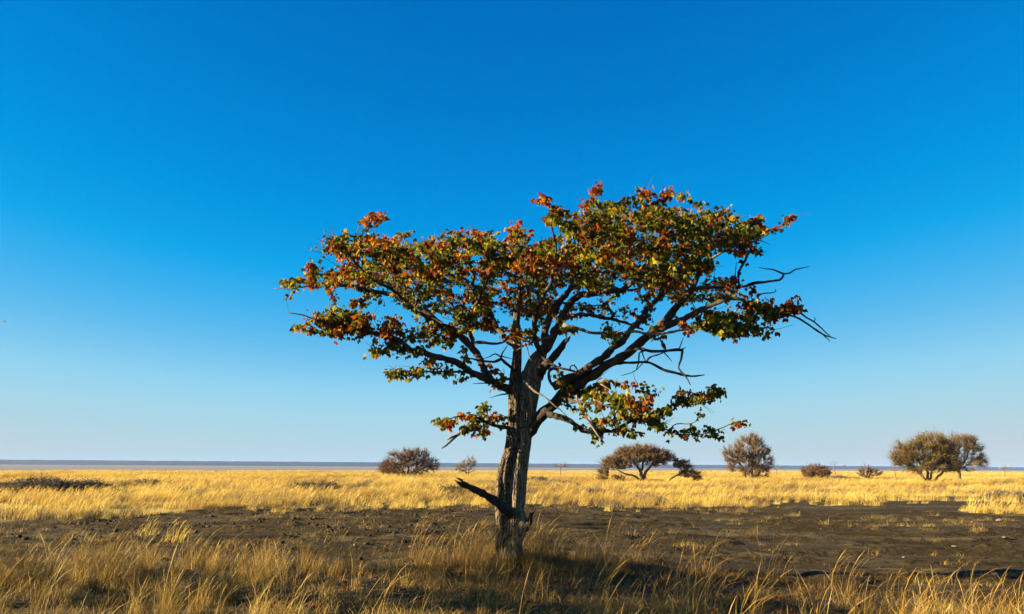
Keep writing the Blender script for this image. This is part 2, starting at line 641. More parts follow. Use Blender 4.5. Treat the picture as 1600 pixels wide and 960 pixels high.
def grow(base_pts, base_root, targets, rng, step=0.16, arch=0.12, jit=0.03, zpen=0.5, order=None):
    """connect every target to the nearest wood; returns list of (points, parent node index, node ids)"""
    cap_n = len(base_pts) + 60 * len(targets)
    P = np.empty((cap_n, 3))
    n0 = len(base_pts)
    P[:n0] = base_pts
    parent = np.full(cap_n, -1, int)
    n = n0
    B = np.asarray(base_pts)
    d0 = np.array([np.min(np.linalg.norm(B - q, axis=1)) for q in targets])
    paths = []
    for j in np.argsort(d0):
        q = targets[j]
        D = np.linalg.norm(P[:n] - q, axis=1) + zpen * np.maximum(0, P[:n, 2] - q[2])
        k = int(np.argmin(D))
        s = P[k].copy()
        L = np.linalg.norm(q - s)
        m_ = max(2, min(55, int(L / step)))
        tt = np.linspace(0, 1, m_ + 1)[:, None]
        pts = s * (1 - tt) + q * tt
        side = rng.normal(0, 1, 3)
        bend = np.sin(math.pi * tt) * (L * arch * (0.5 * side + np.array((0, 0, -0.2))))
        pts = pts + bend
        if m_ > 2:
            pts[1:-1] += rng.normal(0, jit * min(1, L), (m_ - 1, 3))
        ids = np.arange(n, n + m_)
        P[ids] = pts[1:]
        parent[ids[0]] = k
        parent[ids[1:]] = ids[:-1]
        n += m_
        paths.append((pts, k, ids, j))
    cnt = np.zeros(n)
    for pth in paths:
        cnt[pth[2][-1]] += 1
    for i in range(n - 1, n0 - 1, -1):
        if parent[i] >= 0:
            cnt[parent[i]] += cnt[i]
    return paths, cnt


# ------------------------------------------------------------------ the big tree
TD = 13.1                                  # distance of the trunk
PX = TD / FPX                              # metres per photo pixel there


def limb_pts(path, slim=1.0):
    """(px, py, radius px, depth offset) -> world points and radii, smoothed"""
    out = []
    for (px, py, r, d) in path:
        p = at(px, py, TD + d)
        out.append((*p, r * slim * PX * (TD + d) / TD))
    q = catmull(np.array(out), 0.06)
    return q[:, :3], np.maximum(q[:, 3], 0.003)


LIMBS = [  # name, material, wiggle, sides, path
    ('branch', 'L', .010, 12, [(820, 684, 7, .02), (828, 672, 10.5, .0), (838, 661, 11.5, -.03), (847, 649, 11, -.05), (860, 636, 10, -.1), (882, 614, 11, -.2), (905, 598, 12, -.3), (930, 584, 11, -.45), (950, 570, 10, -.55), (975, 556, 9.5, -.7), (1000, 536, 9.5, -.8), (1022, 517, 8.5, -.9), (1040, 500, 7.5, -1.), (1061, 475, 7, -1.1), (1080, 452, 6, -1.2), (1095, 425, 4.5, -1.4), (1106, 408, 3.5, -1.5)]),
    ('branch', 'L', .010, 10, [(866, 604, 9, -.3), (884, 594, 9, -.4), (904, 584, 8.5, -.5), (934, 565, 8, -.6), (955, 547, 7.5, -.6), (976, 530, 6.5, -.5), (992, 508, 5.5, -.2), (1015, 480, 5, .3), (1040, 455, 4, .7), (1070, 432, 3, 1.1)]),
    ('branch', 'L', .008, 8, [(1022, 519, 7, -.9), (1040, 510, 6.5, -1.1), (1075, 496, 5.5, -1.4), (1101, 482, 5, -1.6), (1124, 473, 4.2, -1.7), (1150, 468, 3.8, -1.8), (1185, 476, 3.4, -1.8), (1215, 487, 2.8, -1.8)]),
    ('branch', 'D', .006, 7, [(880, 508, 4, .1), (903, 514, 3.2, 0), (926, 520, 3, -.2), (967, 521, 2.8, -.6), (988, 518, 3, -.9), (1016, 522, 3, -1.3), (1040, 521, 2.8, -1.6), (1075, 514, 2.6, -1.9), (1105, 508, 2.2, -2.1), (1124, 514, 1.8, -2.2), (1160, 520, 1.4, -2.2)]),
    ('branch', 'L', .010, 10, [(838, 590, 15, .1), (845, 560, 10, .2), (858, 540, 8.5, .25), (868, 520, 8, .3), (878, 495, 7, .5), (899, 465, 6.5, .3), (918, 460, 6, .0), (950, 456, 5.5, -.5), (976, 450, 5, -.9), (1000, 431, 4, -1.3), (1025, 411, 3.5, -1.6), (1040, 395, 3, -1.8)]),
    ('branch', 'L', .010, 9, [(852, 548, 8, .2), (853, 512, 7.5, .5), (871, 477, 6.5, .8), (888, 455, 5.5, 1.), (894, 435, 4.5, 1.1), (903, 408, 4, .9), (930, 380, 3, .3), (958, 350, 2.2, -.3)]),
    ('branch', 'L', .010, 9, [(862, 520, 5, .5), (880, 500, 5, 1.1), (905, 492, 4.2, 1.8), (950, 498, 3.4, 2.4), (980, 506, 2.5, 2.7), (1005, 516, 1.8, 2.8)]),
    ('branch', 'L', .010, 10, [(801, 612, 9, -.05), (790, 607, 8.5, -.1), (777, 601, 7.5, -.15), (755, 592, 6.8, -.3), (731, 579, 6, -.45), (712, 566, 5.5, -.5), (695, 560, 5, -.6), (674, 554, 4.8, -.65), (646, 548, 4.2, -.7), (619, 531, 3.8, -.75), (592, 525, 3.5, -.8), (568, 519, 3.2, -.8), (537, 512, 2.6, -.8), (509, 506, 2.2, -.8), (482, 495, 1.6, -.8), (461, 491, 1.2, -.8), (450, 489, .8, -.8)]),
    ('branch', 'L', .010, 10, [(770, 596, 6, -.2), (760, 586, 6, -.2), (751, 564, 6, -.1), (740, 545, 6.2, .0), (725, 530, 6.2, .1), (708, 519, 5.8, .2), (689, 506, 6, .4), (671, 492, 6.2, .5), (650, 477, 6, .6), (626, 466, 5.4, .7), (599, 457, 5, .8), (564, 451, 4, .8), (544, 446, 3.4, .8), (516, 444, 2.8, .8), (496, 442, 2.0, .8), (465, 449, 1.2, .8)]),
    ('branch', 'L', .010, 9, [(808, 545, 6, .05), (792, 532, 5.5, .3), (779, 516, 5, .7), (765, 490, 4.8, 1.2), (750, 465, 5, 1.5), (735, 450, 4.8, 1.7), (715, 442, 4, 1.8), (672, 440, 3, 1.9), (640, 436, 2.4, 2.), (605, 425, 1.8, 2.)]),
    ('branch', 'L', .008, 8, [(735, 450, 4, 1.7), (740, 432, 3.5, 1.5), (732, 407, 2.8, 1.2), (733, 390, 2.2, 1.), (745, 379, 1.5, .9)]),
    ('branch', 'L', .010, 8, [(700, 512, 5, .3), (672, 500, 4.2, -.2), (640, 478, 4, -.8), (615, 455, 3.4, -1.3), (580, 435, 2.8, -1.7), (555, 412, 2.2, -1.9), (542, 392, 1.6, -2.)]),
    ('branch', 'L', .010, 8, [(740, 545, 4.5, .0), (735, 505, 4.2, -.6), (745, 470, 3.6, -1.2), (765, 430, 3.2, -1.8), (775, 395, 2.4, -2.3), (790, 375, 1.6, -2.5)]),
    ('branch', 'L', .010, 8, [(846, 556, 5.5, .0), (835, 520, 5, -.8), (842, 480, 4.4, -1.6), (860, 440, 3.6, -2.3), (868, 400, 2.8, -2.7), (866, 370, 1.8, -2.8), (858, 345, 1.3, -2.8)]),
    ('branch', 'L', .008, 7, [(744, 536, 3.6, .0), (754, 536, 3.4, -.1), (781, 536, 2.8, -.2), (791, 531, 2, -.25), (794, 526, 1.6, -.25)]),
    ('branch', 'L', .006, 7, [(1080, 452, 4, -1.2), (1119, 449, 3, -1.0), (1162, 448, 2.4, -.8), (1180, 443, 2, -.8), (1200, 440, 1.7, -.8)]),
    ('branch', 'L', .010, 8, [(856, 646, 6.5, -.1), (875, 652, 5.5, -.3), (896, 662, 4.8, -.4), (908, 671, 4.5, -.5), (930, 675, 4, -.6), (957, 673, 3, -.6), (985, 675, 2.2, -.7), (1008, 678, 1.4, -.8)]),
    ('branch', 'L', .008, 7, [(957, 673, 3.2, -.6), (972, 666, 2.8, -.5), (992, 657, 2.3, -.4), (1012, 649, 2, -.3), (1032, 641, 1.9, -.3), (1051, 634, 1.7, -.3), (1070, 627, 1.5, -.3), (1095, 620, 1.1, -.4), (1118, 610, .8, -.4)]),
    ('branch', 'L', .006, 6, [(1000, 654, 2, -.35), (1020, 662, 1.8, -.5), (1032, 666, 1.7, -.6), (1057, 679, 1.5, -.8), (1076, 680, 1.4, -.9), (1105, 677, 1.4, -1.), (1126, 669, 1.2, -1.), (1152, 660, .8, -1.), (1167, 659, .5, -1.)]),
    ('branch', 'L', .005, 6, [(1045, 672, 1.3, -.7), (1057, 663, 1.1, -.6), (1080, 662, 1., -.6), (1094, 651, .7, -.6)]),
    ('branch', 'L', .006, 6, [(735, 580, 2.6, -.4), (721, 582, 2.2, -.5), (684, 581, 1.9, -.8), (650, 580, 1.5, -1.), (620, 580, 1., -1.1), (598, 583, .6, -1.1)]),
    ('branch', 'L', .006, 7, [(797, 669, 4.4, -.1), (784, 667, 4, -.15), (772, 664, 3.6, -.2), (759, 659, 3.2, -.25), (744, 660, 3, -.3), (733, 671, 3, -.35), (714, 681, 2.8, -.35), (703, 690, 2.2, -.35), (690, 701, 1, -.35)]),
    ('branch', 'L', .006, 6, [(762, 660, 2.4, -.25), (744, 652, 2, -.3), (717, 650, 1.6, -.35), (693, 659, 1.2, -.4), (680, 663, .8, -.4)]),
    ('branch', 'L', .006, 6, [(875, 622, 4, -.3), (905, 628, 3, -.9), (923, 630, 2.4, -1.2), (944, 634, 2, -1.5), (965, 634, 1.5, -1.7), (1000, 628, 1, -1.8)]),
    # bare dead wood
    ('dead_branch', 'S', .004, 7, [(985, 545, 4, -.75), (999, 545, 3.6, -.9), (1017, 549, 3.2, -1.05), (1037, 549, 2.9, -1.2), (1062, 547, 2.6, -1.3), (1066, 549, 2.5, -1.3), (1064, 562, 2.3, -1.35), (1060, 575, 2, -1.4), (1070, 587, 1.7, -1.4), (1079, 602, .8, -1.45)]),
    ('dead_branch', 'S', .004, 7, [(962, 568, 3.6, -.6), (973, 567, 3.0, -.5), (989, 567, 2.6, -.4), (1010, 566, 2.5, -.3), (1024, 571, 2.4, -.2), (1037, 578, 2.4, -.2), (1051, 582, 2.3, -.2), (1072, 587, 2., -.2), (1088, 588, 1.6, -.2), (1101, 586, .9, -.2)]),
    ('dead_branch', 'S', .004, 6, [(1165, 448, 2.4, -.8), (1180, 443, 2.6, -.8), (1200, 440, 2.2, -.8), (1218, 438, 1.9, -.8), (1224, 431, 1.7, -.8), (1222, 427, 1.6, -.8), (1208, 422, 1.3, -.8), (1197, 421, 1., -.8), (1186, 418, .6, -.8)]),
    ('dead_branch', 'S', .004, 6, [(1223, 428, 1.4, -.8), (1234, 427, 1.3, -.75), (1243, 421, 1.1, -.7), (1264, 417, .5, -.7)]),
    ('dead_branch', 'S', .004, 6, [(1180, 476, 1.8, -1.8), (1185, 466, 1.7, -1.7), (1183, 461, 1.5, -1.7), (1190, 459, 1.3, -1.6), (1210, 457, .9, -1.6), (1211, 452, .5, -1.6)]),
    ('dead_branch', 'S', .005, 6, [(1210, 485, 2.4, -1.8), (1228, 491, 2.1, -1.8), (1241, 494, 2., -1.8), (1256, 502, 1.9, -1.8), (1270, 512, 1.8, -1.8), (1285, 522, 1.4, -1.8), (1296, 527, 1.2, -1.8), (1307, 529, .6, -1.8)]),
    ('dead_branch', 'S', .005, 6, [(1232, 478, 1.8, -1.7), (1248, 486, 1.7, -1.7), (1260, 497, 1.6, -1.7), (1272, 504, 1.5, -1.7), (1285, 515, 1.2, -1.7), (1297, 525, .6, -1.7)]),
    ('dead_branch', 'S', .003, 5, [(1270, 512, 1.2, -1.8), (1282, 520, 1.2, -1.8), (1290, 527, 1., -1.85), (1297, 534, .5, -1.9)]),
    ('dead_branch', 'S', .003, 5, [(1271, 504, 1.1, -1.7), (1274, 499, .8, -1.7), (1271, 495, .4, -1.7)]),
    ('dead_branch', 'S', .003, 5, [(1149, 448, 1.1, -.9), (1149, 431, .9, -.8), (1151, 410, .5, -.7)]),
    ('dead_branch', 'S', .003, 5, [(1060, 547, 1.2, -1.3), (1064, 537, .9, -1.25), (1068, 527, .4, -1.2)]),
    ('dead_branch', 'S', .003, 5, [(1064, 548, 1.6, -1.3), (1071, 543, .6, -1.25)]),
    ('dead_branch', 'S', .003, 6, [(1008, 567, 2, -.3), (1015, 559, 1.7, -.35), (1026, 555, 1.4, -.4), (1036, 552, .9, -.4)]),
    ('dead_branch', 'S', .003, 5, [(1036, 550, 1.2, -1.2), (1043, 557, 1, -1.2), (1050, 565, .4, -1.2)]),
    ('dead_branch', 'S', .003, 5, [(1006, 549, 1.4, -.95), (999, 552, 1.2, -.9), (998, 566, 1.2, -.85), (994, 577, .6, -.85)]),
    ('dead_branch', 'D', .003, 5, [(1004, 568, 1, -.35), (991, 581, .9, -.4), (971, 587, .5, -.4)]),
    ('dead_branch', 'S', .003, 5, [(1003, 550, 1, -.95), (1006, 558, .9, -.9), (1009, 566, .6, -.9)]),
    ('dead_branch', 'S', .005, 7, [(803, 580, 4, -.2), (796, 572, 3.2, -.3), (789, 566, 2.8, -.35), (783, 561, 2.6, -.4), (772, 566, 2.3, -.4), (753, 565, 1.8, -.4), (735, 561, 1.4, -.4), (719, 558, .7, -.4)]),
    ('dead_branch', 'S', .003, 5, [(783, 561, 1.8, -.4), (785, 551, 1.4, -.4), (793, 540, .6, -.4)]),
    ('dead_branch', 'S', .003, 5, [(784, 559, 1.5, -.4), (774, 553, 1.2, -.45), (765, 558, 1, -.5), (752, 562, .5, -.5)]),
    ('dead_branch', 'S', .003, 5, [(784, 557, 1.3, -.4), (800, 561, .6, -.45)]),
    ('dead_branch', 'D', .004, 6, [(820, 595, 2.6, -.5), (826, 602, 2.4, -.6), (835, 612, 2.2, -.7), (847, 618, 2., -.75), (865, 632, 1.5, -.8), (875, 640, 1.2, -.8), (887, 652, .6, -.8)]),
    ('dead_branch', 'D', .004, 6, [(901, 618, 2.2, -.8), (904, 632, 2, -.9), (916, 653, 2, -1.), (925, 666, 1.9, -1.05), (934, 680, 1.6, -1.1), (942, 689, .6, -1.1)]),
    ('dead_branch', 'D', .003, 5, [(938, 600, 1.2, -.9), (957, 612, 1.1, -1.), (978, 628, .7, -1.1)]),
    ('dead_branch', 'L', .003, 6, [(884, 594, 3.2, -.55), (874, 582, 3.2, -.6), (866, 576, 3, -.6), (859, 579, 2.8, -.6), (857, 588, 2.6, -.6), (861, 600, 2.4, -.55), (871, 608, 2, -.5)]),
    ('dead_branch', 'L', .003, 6, [(838, 552, 2.6, -.3), (848, 559, 2.6, -.35), (857, 566, 2.6, -.4), (871, 574, 2.4, -.45), (886, 578, 2.2, -.5), (904, 582, 2, -.5)]),
    ('dead_branch', 'S', .002, 5, [(891, 579, 1.6, -.55), (891, 574, 1.4, -.6), (897, 571, 1.3, -.6), (903, 580, .8, -.6)]),
    ('dead_branch', 'D', .004, 6, [(799, 523, 2.2, -.5), (807, 537, 2, -.5), (822, 538, 1.8, -.6), (850, 530, 1.4, -.7), (865, 525, .6, -.7)]),
    ('dead_branch', 'D', .004, 5, [(807, 548, .9, -.5), (822, 539, 1.6, -.55), (826, 553, 1.4, -.55), (833, 567, .8, -.5)]),
    ('dead_branch', 'D', .004, 6, [(1106, 408, 2.4, -1.5), (1142, 386, 1.9, -1.7), (1171, 375, 1.5, -1.8), (1191, 371, 1.2, -1.8), (1201, 365, .6, -1.8)]),
    ('dead_branch', 'D', .003, 5, [(1180, 374, 1.2, -1.8), (1193, 378, .9, -1.8), (1206, 384, .4, -1.8)]),
    ('dead_branch', 'D', .003, 5, [(1140, 371, 1, -2.2), (1155, 362, .9, -2.2), (1172, 351, .5, -2.2)]),
    ('dead_branch', 'D', .003, 5, [(1030, 366, 1, -2.1), (1055, 353, .9, -2.1), (1084, 340, .5, -2.1)]),
    ('dead_branch', 'D', .003, 5, [(975, 395, 1.6, -2.4), (988, 386, 1.5, -2.4), (1002, 379, 1.4, -2.4), (1011, 369, .8, -2.4)]),
    ('dead_branch', 'D', .003, 5, [(840, 419, 1.6, -2.9), (860, 421, 1.6, -2.9), (880, 418, 1.4, -2.9), (886, 414, .7, -2.9)]),
    ('dead_branch', 'D', .003, 5, [(940, 455, 1.5, -1.6), (952, 440, 1.2, -1.7), (955, 425, .6, -1.8)]),
    ('dead_branch', 'D', .003, 5, [(640, 439, 1.2, -1.2), (671, 441, 1.4, -1.2), (700, 439, 1.5, -1.1), (725, 434, .8, -1.1)]),
    ('dead_branch', 'D', .003, 5, [(718, 490, 2., -.6), (707, 478, 1.7, -.7), (695, 468, 1.4, -.8), (688, 458, .6, -.8)]),
    ('dead_branch', 'D', .003, 5, [(463, 449, 1.2, .8), (453, 452, 1., .8), (445, 451, .8, .8), (427, 451, .4, .8)]),
    ('dead_branch', 'S', .002, 5, [(505, 395, .7, -1.), (487, 391, .6, -1.), (476, 386, .3, -1.)]),
    ('dead_branch', 'D', .003, 5, [(545, 398, 1.2, -1.9), (553, 381, 1., -1.9), (562, 352, .7, -1.9), (578, 338, .4, -1.9)]),
    ('dead_branch', 'S', .003, 5, [(797, 614, 1.6, -.3), (789, 616, 1.3, -.4), (776, 619, .9, -.5), (765, 622, .4, -.5)]),
    ('dead_branch', 'S', .003, 5, [(714, 681, 2, -.4), (706, 683, 1.6, -.45), (699, 688, .6, -.45)]),
    ('dead_branch', 'S', .003, 5, [(772, 600, 1.6, -.3), (757, 599, 1.2, -.4), (738, 600, .6, -.4)]),
    # broken stubs
    ('broken_stub', 'L', .008, 10, [(846, 580, 8, -.1), (857, 566, 7, -.2), (868, 553, 6, -.3), (878, 541, 5, -.35), (884, 532, 4.2, -.4)]),
    ('broken_stub', 'S', .006, 12, [(799, 803, 10, -.05), (792, 799, 8.4, -.14), (785, 793, 7., -.3), (772, 784, 6.2, -.42), (754, 772, 5.4, -.55), (736, 762, 5., -.68), (728, 758, 5.0, -.72), (719, 754, 3.2, -.8)]),
    ('broken_stub', 'S', .005, 10, [(812, 834, 8, -.06), (821, 824, 6.5, -.10), (827, 814, 4.8, -.13), (830, 806, 3.2, -.15), (832, 800, 1.3, -.15)]),
]

tree = thing('mopane_tree', (0, TD, 0), 'large wide-crowned tree with green and rust red leaves standing in the dry grass', 'tree')
OFF = np.array((0, TD, 0))
MATS = {'L': MAT_LIMB, 'D': MAT_DEAD, 'S': MAT_SNAG}

# trunk: two grown-together stems with twisted flutes
tb = Buf()
trng = np.random.default_rng(3)


def flute(phase, amp, twist, k):
    def f(i, ang):
        a = ang + twist * i
        r = 1 + amp * np.sin(3 * a + phase) * 0.8 + amp * 0.8 * np.sin(5 * a + phase * 2.1 + 0.02 * i)
        # vertical bark ridges
        a2 = a + 0.35 * (noise(a * 1.3, np.full_like(a, i * .03), 5) - .5)
        fu = np.abs(noise(a2 * 3.6 * k, np.full_like(a, i * 0.05), 71) - .5) * 2
        fv = np.abs(noise(a2 * 10.5 * k, np.full_like(a, i * 0.09), 72) - .5) * 2
        r = r + 0.13 * (np.minimum(fu, .55) - .4) + 0.08 * (np.minimum(fv, .5) - .35) + 0.05 * (noise(ang * 9, np.full_like(ang, i * 0.4), 15) - 0.5)
        return r
    return f


def stem(path, phase, amp, twist, k, sides=140):
    out = []
    for (px, py, r, d) in path:
        p = at(px, py, TD + d)
        out.append((*p, r * PX))
    q = catmull(np.array(out), 0.022)
    tube(tb, q[:, :3], q[:, 3], sides, disp=flute(phase, amp, twist, k))


stem([(797, 905, 33, .02), (798, 888, 26, .02), (798, 868, 20.5, .02), (799, 845, 17.5, .02), (801, 815, 16.5, .02), (803, 785, 16.5, .02), (807, 755, 15.5, .02), (811, 725, 14.2, .02), (816, 695, 13, .02), (819, 668, 13.5, .02), (822, 640, 14.5, 0.02), (826, 615, 15.5, .05), (831, 590, 15, .08), (838, 566, 13, .12), (846, 552, 9, .15)], 0.6, 0.055, 0.013, 1)
stem([(800, 780, 8, .05), (803, 720, 9, .06), (808, 670, 9, .07), (812, 630, 9, .08), (816, 600, 8, .10), (820, 580, 4, .12)], 1.7, 0.08, 0.013, .7, 60)
# burl on the right of the trunk
stem([(806, 848, 9, -.02), (811, 830, 11, -.04), (813, 814, 10.5, -.05), (811, 800, 8, -.05), (807, 788, 4, -.04)], 1.0, 0.05, 0.01, .6, 40)
link('trunk', tb.mesh('trunk', MAT_BARK, True, OFF), tree)
tb = Buf()
stem([(784, 880, 9, .0), (785, 845, 9.5, -.03), (785, 805, 10.5, -.05), (784, 775, 11, -.06), (787, 745, 10, -.06), (793, 722, 9.5, -.05), (799, 698, 8.8, -.05), (802, 672, 9, -.05), (804, 640, 9.2, -.05), (804, 612, 9.8, -.05), (806, 585, 8.6, 0), (808, 560, 7, 0), (808, 535, 6., .05), (806, 505, 5.2, .1), (810, 475, 4.6, .2), (814, 440, 3.8, .3), (813, 410, 3, .3), (818, 385, 2, .3)], 2.2, 0.13, 0.018, 0.8, 110)
link('side_trunk', tb.mesh('side_trunk', MAT_ROUGH, True, OFF), tree)

base_nodes, base_dep = [], []
TRUNK_TOP = catmull(np.array([at(805, 585, TD), at(808, 535, TD), at(810, 475, TD + .2), at(814, 440, TD + .3), at(818, 385, TD + .3)]), 0.09)
base_nodes.append(TRUNK_TOP)
wr = np.random.default_rng(21)
for (nm, mk, wig, sides, path) in LIMBS:
    pts, rad = limb_pts(path, .80 if nm == 'branch' else .9)
    n = len(pts)
    if n > 3:
        w = wr.normal(0, 1, (n, 3))
        w = (w + np.roll(w, 1, 0) + np.roll(w, -1, 0)) / 3
        pts[1:-1] += (w * wig * 1.7)[1:-1]
        rad = rad * (1 + 0.11 * wr.normal(0, 1, n).clip(-1.5, 1.5) + .16 * np.maximum(0, wr.normal(0, 1, n) - 1.3))
    b = Buf()
    ph = wr.uniform(0, 6)
    tube(b, pts, rad, sides, disp=(lambda i, a, ph=ph: 1 + 0.10 * np.sin(2 * a + ph + 0.1 * i) + 0.09 * np.sin(3 * a + 2 * ph - .15 * i) + 0.08 * (noise(a * 3, np.full_like(a, i * .6), 8) - .5)))
    if nm == 'broken_stub':                      # torn wood at the break
        e, dv = pts[-1], pts[-1] - pts[-3]
        dv = dv / np.linalg.norm(dv)
        for q in range(7):
            st_ = e + wr.normal(0, 1, 3) * rad[-3] * .45 - dv * .05
            tube(b, [st_, st_ + dv * wr.uniform(.05, .09), st_ + dv * wr.uniform(.09, .15) + wr.normal(0, .012, 3)], [rad[-3] * .5, rad[-3] * .3, .002], 4)
    link(nm, b.mesh(nm, MATS[mk], True, OFF), tree)
    if nm == 'branch':
        base_nodes.append(pts)
BN = np.vstack(base_nodes)
# photo pixel of every wood node, to find the depth of the limb a clump hangs on
rel = BN - np.array((0, 0, EYE))
BPX = np.stack((800 + FPX * rel @ R_n / (rel @ F_n), 480 - FPX * rel @ U_n / (rel @ F_n)), -1)

